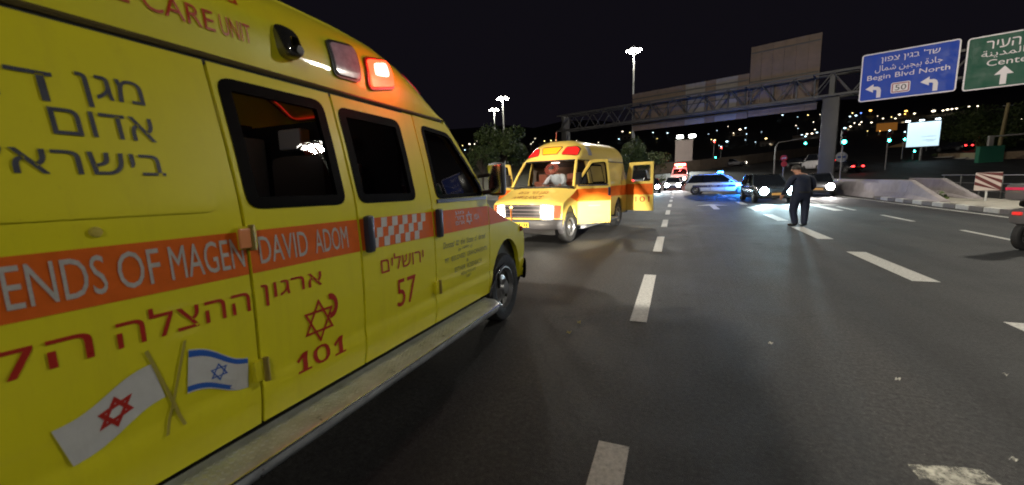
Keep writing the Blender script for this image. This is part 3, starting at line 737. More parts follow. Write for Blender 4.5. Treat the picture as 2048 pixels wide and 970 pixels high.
signal(1827, 307, 60, 'g', 'low green traffic light below the billboard', size=.9, hat=False)
signal(1853, 300, 70, 'g', 'small faint green traffic light right under the billboard', size=.55, hat=False)
signal(1428, 289, 85, 'r', 'upper small red traffic light above the police car', size=.8)
signal(1442, 301, 80, 'r', 'lower small red traffic light above the police car', size=.75)
signal(1431, 315, 85, 'g', 'tiny green traffic light low above the police car roof', size=.7, hat=False)
# billboard
d = 58; a, b, c_ = AT(1817, 247, d), AT(1863, 247, d), AT(1817, 294, d)
wd, ht = (b-a).length, (a-c_).length; z0 = H(a.x, a.y)
t = thing('billboard', 'glowing white billboard panel on a post beyond the side road', 'billboard', (a.x, a.y, z0), R_(-14))
zb = c_.z-z0
MB().rbox((wd/2, .15, zb+ht/2), (wd+.2, .24, ht+.2), .05).build('frame', GREYP, t)
MB().box((wd/2, .025, zb+ht/2), (wd, .01, ht)).build('lit_panel', M('lit_poster', (.7, .8, .9), .5, emit=(.62, .88, 1), es=.95), t)
for k, (x0, x1, z) in enumerate([(.45, .9, .40), (.50, .92, .26), (.62, .85, .20)]):
    MB().box((wd*(x0+x1)/2, .015, zb+ht*z), (wd*(x1-x0), .004, .05)).build('printed_line', M('poster_grey', (.2, .22, .24), .6), t)
MB().tube([(wd*.5, .2, -.1), (wd*.5, .2, zb)], .16, 10).build('post', STEEL, t, True)
for x in (-.05, .38, .86): 
    MB().tube([(wd*x, .1, zb+ht+.05), (wd*x, -.55, zb+ht+.25)], .03, 6).build('lamp_arm', STEEL, t)
    MB().rbox((wd*x, -.6, zb+ht+.22), (.5, .22, .12), .03).build('floodlight', M('floodlight_glow', (.6, .6, .6), .4, emit=(.75, .93, 1), es=10, sample=False), t)
# orange-lit billboard far behind
a = on_ground(1772, 268); t = thing('billboard', 'dim orange billboard far off below the blue road sign', 'billboard', (a.x, a.y, H(a.x, a.y)), R_(-10))
dd = (AX @ (a-CP)).z; s = dd/F
MB().rbox((0, 0, 13*s), (31*s, .4, 15*s), .05).build('panel', M('orange_lit_poster', (.5, .22, .05), .6, emit=(1, .38, .06), es=.12), t)
for x in (-10*s, 10*s): MB().tube([(x, .3, -.5), (x, .3, 8*s)], .25, 8).build('post', STEEL, t)
# pale tower with two floodlights
d = 75; a, b = AT(1351, 281, d), AT(1383, 281, d); z0 = H(a.x, a.y); wd = (b-a).length; hh = a.z-z0
t = thing('service_tower', 'plain pale tower block with two floodlights on its top', 'building', (a.x, a.y, z0-.1))
MB().rbox((wd/2, wd/2, hh/2), (wd, wd, hh), .06).build('wall', M('pale_render_tower', (.55, .47, .45), .85, var=.1, scale=1), t)
MB().rbox((wd/2, wd/2, hh+.06), (wd+.2, wd+.2, .12), .03).build('roof_slab', CONC, t)
for x in (.25, .95):
    MB().tube([(wd*x, .1, hh+.1), (wd*x, .1, hh+.55)], .05, 6).build('lamp_post', STEEL, t)
    MB().rbox((wd*x, 0, hh+.72), (1.15, .35, .55), .12).build('floodlight', M('tower_floodlight', (.6, .6, .6), .4, emit=(.95, 1, .92), es=16), t)
lamp_spot('floodlight_beam', (wd*.6, -1.0, hh+.8), (-.15, -1, -.28), (.95, 1, .92), 9000, 110, .6, .4, t)
# no entry style sign, round
def round_sign(u, v, d, r, label, face, bar):
    p = AT(u, v, d); z0 = H(p.x, p.y); t = thing('round_sign', label, 'road sign', (p.x, p.y, z0)); hh = p.z-z0
    MB().tube([(0, .05, -.1), (0, .05, hh+r)], .04, 8).build('post', STEEL, t)
    MB().lathe([(0, 0), (r, 0), (r, .03), (0, .03)], (0, 0, hh), 'Y', 24).build('disc', face, t)
    if bar: MB().box((0, -.006, hh), (r*1.3, .008, r*.34)).build('bar', bar, t)
    return t
RSGN = M('red_sign_sheet', (.62, .04, .05), .4)
round_sign(1568, 316, 36, .27, 'upper round red no entry sign behind the dark car', RSGN, SWHT)
round_sign(1568, 328, 36, .24, 'lower red sign on the same spot behind the dark car', RSGN, None)
round_sign(1683, 314, 44, .55, 'pale round sign seen side lit beside the gantry column', M('white_disc', (.6, .6, .58), .5), M('blue_bar', (.02, .08, .35), .5))
# far right: slim wooden post, beam on posts and a green cabinet on the wall
p = AT(2000, 278, 52); t = thing('wooden_pole', 'slim pale wooden pole rising behind the green cabinet', 'pole', (p.x, p.y, H(p.x, p.y)))
q = AT(2007, 208, 52); MB().tube([(0, 0, -.1), (q.x-p.x, 0, q.z-H(p.x, p.y))], [.22, .17], 10).build('shaft', M('old_wood', (.28, .22, .10), .8, var=.2), t, True)
MB().box((q.x-p.x, 0, q.z-H(p.x, p.y)-.3), (.9, .1, .12)).build('crossarm', STEEL, t)
p = AT(1977, 312, 50); t = thing('overhead_beam', 'thin grey beam on a stubby post at the right edge', 'beam', (p.x, p.y, H(p.x, p.y)))
zt = AT(1977, 272, 50).z-H(p.x, p.y); e = AT(2120, 262, 47)
MB().rbox((0, 0, zt/2), (.45, .4, zt), .04).build('post', CONC, t)
MB().tube([(.2, 0, zt-.1), (e.x-p.x, e.y-p.y, e.z-H(p.x, p.y))], .1, 8).build('beam', CONC, t, True)
p = AT(1990, 306, 47.5); t = thing('green_cabinet', 'green utility cabinet standing behind the retaining wall', 'cabinet', (p.x, p.y+.9, H(p.x, p.y)))
zt = AT(1990, 292, 47.5).z-H(p.x, p.y); GC = M('green_cabinet_paint', (.05, .26, .15), .5, var=.15)
MB().rbox((0, 0, zt/2), (2.2, .7, zt), .04).build('body', GC, t); MB().rbox((0, 0, zt+.03), (2.3, .8, .07), .02).build('lid', GC, t)
for x in (-.55, .55): MB().box((x, -.357, zt*.55), (1.0, .012, zt*.8)).build('door', GC, t)
# tail lamps of cars far right, and low hillside houses
HOUSE = M('dim_house_wall', (.16, .14, .12), .9, var=.2, scale=.5)
for k, (u, v, wpx) in enumerate([(1480, 262, 26), (1535, 282, 24), (1620, 268, 44), (1710, 250, 30), (1800, 238, 34), (945, 294, 24), (1090, 286, 30), (1255, 270, 26)]):
    p = on_ground(u, v+10); d = (AX @ (p-CP)).z; s = d/F; w_, h_ = wpx*s, 13*s
    t = thing('hillside_house', ['dim house behind the long white light left on the hillside', 'dim house by the yellow lamp above the dark car', 'dim long building below the strip of white lamps', 'dim house right of the gantry column among white lamps', 'dim house below the orange lamps', 'dim house among warm lights left of the tree', 'dim house above the front ambulance roof', 'dim house left of the tall mast lamp'][k], 'house', (p.x, p.y+w_*.5, H(p.x, p.y)-1), R_(random.uniform(-25, 25)), 'houses on the hillside')
    MB().box((0, 0, h_/2), (w_, w_*.6, h_)).build('wall', HOUSE, t); MB().box((0, 0, h_+.2), (w_*1.04, w_*.64, .4)).build('roof', M('dim_roof', (.1, .07, .06), .9), t)
    for j in range(3): MB().box((-w_*.3+j*w_*.3, -w_*.3-.03, h_*.6), (w_*.12, .05, h_*.22)).build('window', M('dim_lit_window', (.3, .25, .15), .5, emit=(1, .75, .4), es=.35 if (j+k) % 3 == 0 else .04, sample=False) if (j+k) % 3 == 0 else M('dark_window', (.02, .02, .025), .2), t)

# ================================================================== AMBULANCE VAN
WZ = [.25, .40, .52, .60, .645, .69, .9, 1.15, 1.42, 1.70, 1.98, 2.08]
WX = [.95, .965, .985, .992, .982, .992, 1.0, 1.0, .985, .93, .865, .84]
def lin(z, Z, X):
    if z <= Z[0]: return X[0]
    for i in range(len(Z)-1):
        if z <= Z[i+1]: return X[i]+(X[i+1]-X[i])*(z-Z[i])/(Z[i+1]-Z[i])
    return X[-1]
RB, RWB, RN = 2.075, .845, 2.7
def roof_h(y):   # height of the raised roof above RB at the middle, along the van
    return lin(-y, [.78, .84, .95, 1.1, 1.28, 1.5, 1.8, 2.4, 4.8, 5.0, 5.1], [.0, .07, .21, .36, .48, .555, .585, .59, .59, .55, .46])
def W(y, z):
    if z <= RB: return sum(lin(z+d, WZ, WX) for d in (-.015, 0, .015))/3
    h = max(.02, roof_h(y+.16)); t = min(.999, (z-RB)/h)
    return RWB*(1-t**RN)**(1/RN)
def cap_y(x, z):   # front face of the raised roof: y at which its surface has height z
    lo, hi = -2.4, -.70
    for _ in range(40):
        y = (lo+hi)/2
        top = RB+roof_h(y+.16*(x/RWB)**2)*(max(0, 1-(abs(x)/RWB)**RN))**(1/RN)
        if top > z: lo = y
        else: hi = y
    return (lo+hi)/2
ZC = [.46, .52, .57, .60, .625, .645, .665, .69, .75, .82, .9, 1.0, 1.1, 1.2, 1.3, 1.38, 1.46, 1.54, 1.62, 1.7, 1.78, 1.86, 1.94, 2.0]
NOSE = [(.80, .56), (.845, .66), (.855, .80), (.84, .98), (.80, 1.05), (.70, 1.10), (.45, 1.17), (.15, 1.26), (-.10, 1.36)]
NT = [i/(len(NOSE)-1) for i in range(len(NOSE))]
def nose(u, v, off=0.0):
    y = lin(v, NT, [p[0] for p in NOSE]); z = lin(v, NT, [p[1] for p in NOSE])
    a = abs(u); ze = z-.055*a**3
    x = u*(W(0, ze)-.003-.02*max(0, v-.4)*a**6)
    p = Vector((x, y-.28*a**2.3, ze))
    if off:
        e = 1e-3; n = (nose(min(1, u+e), v)-nose(u-e, v)).cross(nose(u, min(1, v+e))-nose(u, v-e)).normalized()
        if n.y+n.z < 0: n = -n
        p += n*off
    return p
def screen(u, v, off=0.0):
    a = abs(u); y = (-.09-.27*a**2)*(1-v)+(-.80-.11*a**2)*v; z = 1.375*(1-v)+2.06*v; x = u*(.925*(1-v)+.79*v)
    b = .03*math.sin(math.pi*v); return Vector((x, y+b*.75+off*.7, z+b*.65+off*.7))
ARCH = lambda cy, a=.41, b=.52: [(cy+.03-a*math.cos(math.pi*i/14), .41+b*math.sin(math.pi*i/14)) for i in range(15)]

def wheel(parent, x, y, sg, z=.385, r=.385, wd=.25):
    t = bpy.data.objects.new('wheel', None); C.objects.link(t); t.parent = parent; t.location = (x, y, z); t.empty_display_size = .1
    h = wd/2; k = r/.385
    MB().lathe([(.235*k, -h*.85), (.30*k, -h), (.36*k, -h*.92), (.383*k, -h*.7), (.385*k, 0), (.383*k, h*.7), (.36*k, h*.92), (.30*k, h), (.235*k, h*.85), (.235*k, -h*.85)], n=36).build('tyre', TYRE, t, True)
    s = sg; rim = MB().lathe([(.236*k, -h*.8*s), (.236*k, h*.86*s), (.222*k, h*.88*s), (.21*k, h*.55*s), (.17*k, h*.42*s), (.13*k, h*.55*s), (.09*k, h*.66*s), (.07*k, h*.95*s), (.0, h*.97*s)], n=30).build('rim', RIM, t, True)
    mb = MB()
    for i in range(8):
        a = 2*math.pi*i/8; mb.rbox((h*.46*s, math.cos(a)*.172*k, math.sin(a)*.172*k), (.02, .035*k, .065*k), .008, Matrix.Rotation(a, 3, 'X') @ Matrix.Rotation(math.pi/2, 3, 'X'))
    mb.build('vent_hole', DARK, rim)
    return t

class Panel:
    """one body panel or door; its children share its hinge frame"""
    def __init__(s, root, name, loops, sg, mat, hinge=None, swing=0, thick=.03, back=False):
        s.sg, s.h = sg, Vector(hinge) if hinge else Vector((0, 0, 0))
        me = poly_mesh(loops, lambda y, z, k: Vector((sg*(W(y, z)-k), y, z))-s.h, cuts_b=ZC, depth=thick, back=back)
        s.o = link(name, me, mat, root, True, 30); s.o.location = s.h; s.o.rotation_euler = (0, 0, swing)
    def on(s, y, z, off): return Vector((s.sg*(W(y, z)+off), y, z))-s.h
    def patch(s, name, loops, mat, off, depth=None, parent=None):
        sg = s.sg; me = poly_mesh(loops, lambda y, z, k: s.on(y, z, off-k), cuts_b=ZC, depth=depth)
        return link(name, me, mat, parent or s.o, True, 30)
    def text(s, name, st, box, mat, off=.0045, **k):
        return letters(name, st, box, lambda a, b: s.on(a, b, off), mat, s.o, flip=(s.sg < 0), **k)
    def add(s, mb, name, mat, smooth=True, parent=None):
        mb.v = [tuple(Vector(v)-s.h) for v in mb.v]; return mb.build(name, mat, parent or s.o, smooth)
def window(p, loop, glassmat, border=.05):
    lo = rounded(loop, .07, 5); li = inset(lo, border)
    p.patch('window_surround', [lo, li[::-1]], FRIT, .004, depth=.03)
    g = p.patch('window_pane', [inset(lo, border-.006)], glassmat, -.008)
    return g, lo

W3 = [(-1.335, 1.405), (-.53, 1.415), (-.52, 1.50), (-.93, 1.965), (-1.335, 1.985)]
W2 = [(-2.17, 1.405), (-1.60, 1.405), (-1.60, 1.975), (-2.17, 1.975)]
W1 = [(-2.84, 1.405), (-2.27, 1.405), (-2.27, 1.985), (-2.84, 1.985)]
def ambulance(name, label, cat, loc, rz, pitch, YP, near=True, open_doors=False, bumper=CHROME, detail=True, beam=20):
    root = thing(name, label, cat, loc, rz); root.rotation_euler = (pitch, 0, rz)
    SEAT = M('orange_seat_cloth', (.30, .09, .05), .8); 
    # inner lining and floor
    for sg in (-1, 1):
        MB().box((sg*.925, -3.28, .89), (.03, 3.5, .94)).build('lining', INT, root)
        MB().box((sg*.80, -3.28, 2.05), (.10, 3.5, .05)).build('roof_rail', INT, root)
    MB().box((-.82, -3.28, 1.70), (.03, 3.5, .66)).box((.78, -3.98, 1.68), (.03, 2.1, .62)).build('lining', INT, root)
    MB().box((0, -1.54, 1.24), (1.62, .03, 1.62)).build('bulkhead', INT, root)
    MB().box((0, -5.02, 1.24), (1.62, .03, 1.62)).box((0, -3.28, .44), (1.8, 3.5, .04)).build('cargo_floor', INT, root)
    if detail:
        MB().rbox((-.62, -2.30, 1.62), (.36, 1.3, .62), .02).build('interior_cabinet', INTW, root)
        MB().rbox((-.10, -1.66, 1.90), (.24, .10, .16), .02).build('white_monitor', M('monitor_white', (.75, .78, .8), .5), root)
        MB().tube([(.02, -1.64, 1.80), (.42, -1.63, 1.86)], .045, 10).build('orange_cylinder', M('orange_plastic', (.75, .12, .04), .4), root, True)
        MB().rbox((.12, -1.78, 1.50), (.55, .16, .52), .12).build('attendant_seat_back', M('grey_brown_vinyl', (.11, .09, .075), .5), root, True)
        MB().rbox((.35, -1.60, 1.52), (.30, .03, .34), .03).build('notice_board', INTW, root)
        lamp_point('cabin_fill_light', (.0, -2.3, 2.0), (1, .85, .8), .7, .06, root)  # added fill light without a fitting; lifts the cabin out of black
    MB().box((0, -1.0, .52), (1.85, 1.0, .10)).box((0, -.05, .62), (1.2, .9, .08)).build('cab_floor', INT, root)
    MB().box((0, -2.1, .33), (1.7, 5.6, .15)).build('chassis', BLACK, root)
    for cy in (0, -4.15):
        for sg in (-1, 1): MB().box((sg*.72, cy+.03, .66), (.42, .86, .60)).build('wheel_housing', BLACK, root)
    dash_ = MB().rbox((0, -.45, 1.25), (1.7, .4, .26), .08).build('dashboard', INT, root, True)
    sw = [( -.42+.19*math.cos(2*math.pi*i/20), -.75-.08*math.sin(2*math.pi*i/20), 1.30+.17*math.sin(2*math.pi*i/20)) for i in range(21)]
    MB().tube(sw, .014, 6).build('steering_wheel', BLACK, root, True)
    for sx in (-.45, .45):
        s_ = MB().rbox((sx, -1.12, .86), (.5, .5, .16), .06).rbox((sx, -1.36, 1.22), (.48, .13, .62), .05, Matrix.Rotation(R_(-12), 3, 'X')).rbox((sx, -1.42, 1.62), (.28, .09, .20), .04).build('seat', SEAT, root, True)
    # raised roof
    def rf(i, j):
        a = math.pi*i; y = -.79-4.31*(j**1.6); c, s = math.cos(a), math.sin(a)
        x = RWB*math.copysign(abs(c)**(2/RN), c); h = roof_h(y+.0)
        return Vector((x, y-.16*(abs(x)/RWB)**2*min(1, max(0, (y+4.6)/1.5)), RB+h*abs(s)**(2/RN)))
    roof = MB().grid(rf, 56, 46).build('raised_roof', YP, root, True, sharp=60)
    MB().grid(lambda i, j: Vector((RWB*math.cos(math.pi*i)*.998, -5.1-.001, RB+roof_h(-5.1)*math.sin(math.pi*i)*j)), 20, 3).build('roof_back', YP, root)
    # gutter strip on both sides
    for sg in (-1, 1): MB().tube([(sg*(W(-1, 2.05)+.006), y, 2.062) for y in (-1.02, -1.6, -3, -5.08)], .012, 6).build('gutter', M('gutter_brown', (.10, .075, .02), .5), root, True)
    # nose, grille, lamps
    nz = MB().grid(lambda i, j: nose(-1+2*i, j), 36, 30).build('bonnet', YP, root, True, sharp=50)
    def npatch(nm, u0, u1, v0, v1, mat, off, nu=8, nv=5, par=root):
        return MB().grid(lambda i, j: nose(u0+(u1-u0)*i, v0+(v1-v0)*j, off), nu, nv).build(nm, mat, par, True, fix=False)
    gr = npatch('grille', -.50, .50, .13, .38, M('grille_black', (.02, .02, .022), .35), .006)
    for k in range(4): 
        v = .15+.065*k; npatch('grille_bar', -.49, .49, v, v+.018, M('grille_bar_grey', (.16, .13, .14), .3), .016, 12, 1, gr)
    HLM = M('headlight_lens_lit', (.9, .9, .9), .1, emit=(1, .93, .78), es=18)
    HLO = M('headlight_lens_dim', (.55, .55, .55), .12, coat=.5)
    for sg in (-1, 1):
        hl = npatch('headlight', *sorted((sg*.50, sg*.82)), .11, .39, HLO, .008)
        lo_ = rounded([(sg*.53, .13), (sg*.79, .13), (sg*.79, .37), (sg*.53, .37)], .055, 4)
        link('headlight_bulb', poly_mesh([lo_], lambda a, b, k: nose(a, b, .014), cuts_a=[sg*.6, sg*.66, sg*.72], cuts_b=[.19, .25, .31]), HLM, hl, True)
        npatch('turn_signal', *sorted((sg*.82, sg*.965)), .15, .40, M('turn_signal_lens', (.55, .12, .06), .2, coat=.5, emit=(1, .15, .05), es=.25), .008)
        l = lamp_spot('headlight_beam', nose(sg*.66, .25, .08), (0, 1, -.05), (1, .92, .78), beam, 90, .6, .07, root)
        mb = MB(); mb.tube([(sg*.92, -.36, 1.375), (sg*.855, -.62, 1.72), (sg*.785, -.915, 2.05)], .042, 8); mb.build('windscreen_pillar', YP, root, True)
    MB().grid(lambda i, j: screen(-1+2*i, j), 18, 8).build('windscreen', CLEAR, root, True)
    mb = MB(); mb.tube([screen(-1+i*.1, 0) for i in range(21)], .025, 6); mb.tube([screen(-1+i*.1, 1) for i in range(21)], .022, 6); mb.build('windscreen_seal', BLACK, root, True)
    mb = MB(); mb.tube([(-.75, -.16, 1.39), (-.1, -.17, 1.47)], .009, 5); mb.tube([(.0, -.12, 1.385), (.62, -.20, 1.45)], .009, 5); mb.build('wiper', BLACK, root)
    def bmp(i, j):
        u = -1+2*i; a = abs(u); a_ = 2*math.pi*j; rr = .075
        return Vector((u*1.005, .865-.33*a**3+rr*math.cos(a_)*.9, .50+.125*math.copysign(abs(math.sin(a_))**.6, math.sin(a_))))
    MB().grid(bmp, 28, 14).build('front_bumper', bumper, root, True)
    def vlc(i, j):
        u = -1+2*i; return Vector((u*.96, .80-.30*abs(u)**3-.12*j, .40-.14*j))
    MB().grid(vlc, 20, 2).build('valance', GREYP, root, True)
    pl = MB().rbox((0, .945, .50), (.50, .02, .115), .006).build('number_plate', M('yellow_plate', (.75, .55, .05), .4), root)
    for k in range(7): 
        if k not in (2, 5): MB().box((-.2+k*.066, .957, .50), (.035, .004, .07)).build('plate_digit', BLACK, pl)
    # front beacons on the roof cap
    def cpatch(nm, loop, mat, off, dp):
        cx = sorted(set([round(-.7+.1*k, 2) for k in range(15)])); cz = [2.2, 2.25, 2.3, 2.35, 2.4, 2.45]
        return link(nm, poly_mesh([loop], lambda x, z, k: (x, cap_y(x, z)+off-k, z), cuts_a=cx, cuts_b=cz, depth=dp), mat, root, True, 35)
    BR = M('red_beacon_front', (.5, .01, .01), .15, coat=.6, emit=(1, .03, .02), es=.75); BA = M('amber_beacon_front', (.7, .3, .01), .15, coat=.6, emit=(1, .42, .02), es=.8)
    fr = rounded([(-.21, 2.26), (.21, 2.26), (.29, 2.44), (-.29, 2.44)], .03)
    cpatch('beacon_rim', inset(fr, -.02), BLACK, .016, .04); cpatch('amber_beacon', fr, BA, .026, .04)
    for sg in (-1, 1):
        lo = [(sg*a, b) for a, b in [(.36, 2.24), (.76, 2.20), (.735, 2.36), (.64, 2.44), (.42, 2.42)]]
        if sg > 0: pass
        lo = rounded(lo, .03); cpatch('beacon_rim', inset(lo, -.018), BLACK, .018, .05); cpatch('red_beacon', lo, BR, .03, .05)
    lamp_point('beacon_light', (0, -.55, 2.36), (1, .20, .12), 12 if open_doors else 0.0, .25, root)
    # sides
    P = {}
    E = [(nose(1, t_).y-.004, nose(1, t_).z) for t_ in NT]
    for sg in (-1, 1):
        fl = [(-.418, .42)]+ARCH(0)+[(.54, .42), (.56, .50)]+E+[(-.418, E[-1][1]+.03)]
        P['fender', sg] = Panel(root, 'fender', [fl], sg, YP, thick=.05)
        fd = [(-1.405, .42), (-.43, .42), (-.43, 1.40), (-.455, 1.46), (-.90, 2.02), (-1.0, 2.045), (-1.405, 2.045)]
        od = open_doors; g3 = W3
        hole = inset(rounded(W3, .07, 5), .03)
        P['front_door', sg] = Panel(root, 'front_door', [fd, hole[::-1]], sg, YP, hinge=(sg*.97, -.43, .9), swing=(sg*R_(42 if sg < 0 else 55) if od else 0), thick=.07, back=True)
        if sg > 0:
            d2 = [(-2.19, .42), (-1.42, .42), (-1.42, 2.045), (-2.19, 2.045)]
            P['side_door_front', sg] = Panel(root, 'side_door', [d2, inset(rounded(W2, .07, 5), .03)[::-1]], sg, YP, thick=.04)
            d1 = [(-2.862, .42), (-2.207, .42), (-2.207, 2.045), (-2.862, 2.045)]
            P['side_door_rear', sg] = Panel(root, 'side_door', [d1, inset(rounded(W1, .07, 5), .03)[::-1]], sg, YP, thick=.04)
        y1 = -2.877 if sg > 0 else -1.42
        q = [(-5.1, .42)]+ARCH(-4.15, .43, .53)+[(y1, .42), (y1, 2.045), (-5.1, 2.045)]
        P['quarter', sg] = Panel(root, 'rear_quarter', [q], sg, YP, thick=.04)
        if detail: P['quarter', sg].patch('pressed_panel', [rounded([(-4.7, 1.405), (-2.965, 1.405), (-2.965, 2.005), (-4.7, 2.005)], .05)], YP, .006, depth=.007)
        # stripe
        for key, (a, b) in {'fender': (-.418, .52), 'front_door': (-1.405, -.43), 'side_door_front': (-2.19, -1.42), 'side_door_rear': (-2.862, -2.207), 'quarter': (-5.1, y1)}.items():
            if (key, sg) in P:
                top = 1.312
                zb_ = .99 if open_doors else 1.125; lo = [(a, zb_), (b, zb_), (b, top), (a, top)]
                if key == 'fender': lo = [(a, zb_), (.10, 1.125), (-.03, 1.17), (-.22, 1.24), (-.36, 1.29), (a, top)]
                P[key, sg].patch('orange_stripe', [lo], ORA, .002)
        window(P['front_door', sg], W3, GLASS, .035)
        # handles, mirrors
        for key, yh in (('front_door', -1.355), ('side_door_front', -2.135)):
            if (key, sg) not in P: continue
            p = P[key, sg]; x = sg*(W(yh, 1.22)+.02)
            p.add(MB().rbox((x, yh, 1.22), (.045, .062, .225), .02), 'door_handle', HANDLE)
        p = P['front_door', sg]
        p.add(MB().rbox((sg*1.10, -.42, 1.57), (.17, .10, .32), .04).tube([(sg*.96, -.50, 1.44), (sg*1.12, -.44, 1.46)], .025, 6).tube([(sg*.94, -.52, 1.6), (sg*1.12, -.44, 1.62)], .02, 6), 'wing_mirror', BLACK)
        p.add(MB().rbox((sg*1.10, -.478, 1.57), (.135, .012, .27), .01), 'mirror_glass', CHROME)
        lo = [(-1.335, 1.375), (-.46, 1.38), (-.46, 1.408), (-1.335, 1.403)]
        p.patch('window_sill_trim', [lo], M('blue_grey_trim', (.05, .06, .12), .3), .008, depth=.012)
        if detail:
            MB().box((sg*.99, -.20, .50), (.02, .03, .16)).build('mud_flap_edge', DARK, root)
        for cy in (0, -4.15): 
            wz = .385 if cy == 0 else .385 - abs(cy)*math.tan(abs(pitch))
            wheel(root, sg*.865, cy, sg, wz)
        # running board
        tread = MB()
        def tb(i, j, sg=sg):
            y = -.46-(3.02*i); x0 = .945; x1 = 1.165 - (.10*max(0, (.06-i)/.06)**2)
            pts = [(x0, .385), (x0+.03, .375), (x1-.02, .372), (x1, .362), (x1+.004, .335), (x1-.015, .30), (x1-.08, .285)]
            k = j*(len(pts)-1); a = int(min(k, len(pts)-2)); f_ = k-a
            return Vector((sg*(pts[a][0]+(pts[a+1][0]-pts[a][0])*f_), y, pts[a][1]+(pts[a+1][1]-pts[a][1])*f_))
        rb_ = tread.grid(tb, 40, 6).build('running_board', ALU, root, True, sharp=50)
        ed = MB(); ed.tube([(sg*1.168, y, .366) for y in (-.62, -1.5, -2.5, -3.48)], .007, 6); ed.build('board_edge', CHROME, rb_, True)
        dm = MB()
        for i in range(112):
            for j in range(6):
                y = -.6-i*.0255; x = sg*(.985+j*.027+(.0135 if i % 2 else 0)); a = R_(45 if (i+j) % 2 else -45)
                dm.box((x, y, .3785), (.017, .0045, .003), Matrix.Rotation(a, 3, 'Z'))
        dmo = dm.build('tread_pattern', ALU, rb_); dmo['kind'] = 'stuff'
        def flare(i, j, sg=sg):
            a = math.pi*(.0+.42*i); y = .03-.43*math.cos(a)-.0; z = .40+.3*math.sin(a)*1.0
            return Vector((sg*(W(y, z)+.006+.012*math.sin(math.pi*j)), y-.03+.045*j, z*(1) - .02))
        MB().grid(flare, 8, 4).build('arch_trim', CHROME, root, True)
    # tail: rear wall and doors
    for sg in (-1, 1):
        hinge = Vector((sg*.97, -5.12, .9)); zz = [.45, .8, 1.12, 1.42, 1.7, 1.98, 2.05]
        lo = [(.008, .45)]+[(W(-4, z)-.012, z) for z in zz]+[(.008, 2.05)]
        wl = rounded([(.10, 1.42), (.78, 1.42), (.72, 1.95), (.10, 1.95)], .06)
        me = poly_mesh([lo, wl[::-1]], lambda a, b, k: Vector((sg*a, -5.15+k, b))-hinge, depth=.05, back=True)
        op = open_doors and sg < 0
        d = link('rear_door', me, YP, root); d.location = hinge; d.rotation_euler = (0, 0, sg*R_(-168) if op else 0)
        link('window_pane', poly_mesh([wl], lambda a, b, k: Vector((sg*a, -5.135, b))-hinge), CLEAR if op else GLASS, d)
        link('orange_stripe', poly_mesh([[(.01, .98), (.97, .98), (.97, 1.34), (.01, 1.34)]], lambda a, b, k: Vector((sg*a, -5.1525, b))-hinge), ORA, d)
        if op: letters('lettering', '101', (-.62, -.12, .74, .92), lambda a, b: Vector((a, -5.1535, b))-hinge, REDF, d, .02)
    MB().grid(lambda i, j: Vector(((-1+2*i)*.98, -5.2-.05*math.sin(math.pi*j), .36+.14*j)), 12, 4).build('rear_bumper', GREYP, root, True)
    return root, P
NEAR, NP = ambulance('ambulance', 'yellow ambulance van filling the left foreground with number 57 on its side', 'ambulance', (-2.72, 4.0, 0), 0, R_(-1.3), YEL)
def q(key): return NP[key, 1]
lamp_spot('headlight_hotspot', nose(.70, .25, .10), (.005, 1, -.04), (1, .93, .78), 10000, 17, .5, .05, NEAR)
lamp_spot('headlight_hotspot', nose(-.70, .25, .10), (.02, 1, .06), (1, .86, .66), 1500, 34, .8, .05, NEAR)
# windows of the side doors
window(q('side_door_front'), W2, GLASS, .055); window(q('side_door_rear'), W1, GLASS, .055)
# --- lettering on the near side
fq, f1, f2, f3, ff = q('quarter'), q('side_door_rear'), q('side_door_front'), q('front_door'), q('fender')
fq.text('lettering', 'FRI', (-3.78, -3.585, 1.160, 1.287), FILM, bold=.075); fq.text('lettering', 'ENDS', (-3.565, -3.345, 1.160, 1.287), FILM, bold=.075)
fq.text('lettering', 'OF', (-3.315, -3.195, 1.160, 1.287), FILM, bold=.075); fq.text('lettering', 'MAGEN', (-3.165, -2.892, 1.160, 1.287), FILM, bold=.075)
f1.text('lettering', 'DAVID', (-2.82, -2.565, 1.160, 1.283), FILM, bold=.075); f1.text('lettering', 'ADOM', (-2.52, -2.295, 1.160, 1.283), FILM, bold=.075)
f1.text('lettering', 'ארגון', (-2.835, -2.50, .965, 1.065), REDF, bold=.045, rtl=True)
fq.text('lettering', 'ההצלה', (-3.345, -2.89, .965, 1.075), REDF, bold=.045, rtl=True)
fq.text('lettering', 'הלאומי', (-3.98, -3.405, .965, 1.075), REDF, bold=.045, rtl=True)
fq.text('lettering', 'מגן', (-3.305, -3.13, 1.768, 1.882), BLUF, off=.0105, bold=.02, rtl=True)
fq.text('lettering', 'דוד', (-3.62, -3.36, 1.768, 1.86), BLUF, off=.0105, bold=.02, rtl=True)
fq.text('lettering', 'אדום', (-3.392, -3.125, 1.668, 1.752), BLUF, off=.0105, bold=.02, rtl=True)
fq.text('lettering', 'בישראל', (-3.575, -3.122, 1.545, 1.640), BLUF, off=.0105, bold=.02, rtl=True)
f2.text('lettering', 'ירושלים', (-2.04, -1.575, .955, 1.065), REDF, bold=.015, rtl=True)
f2.text('lettering', '57', (-1.895, -1.685, .69, .88), REDF, bold=.022)
ONE = [(.02, .66), (.40, 1.0), (.66, 1.0), (.66, .11), (.92, .11), (.92, 0), (.08, 0), (.08, .11), (.36, .11), (.36, .74), (.10, .52)]
for a0 in (-2.69, -2.455): f1.patch('lettering', [[(a0+.095*a+.012*b, .572+.10*b) for a, b in ONE]], REDF, .0045)
f1.text('lettering', '0', (-2.585, -2.475, .572, .672), REDF, bold=.03)
rfn = lambda a, b: Vector((W(a, b)+.005, a, b))
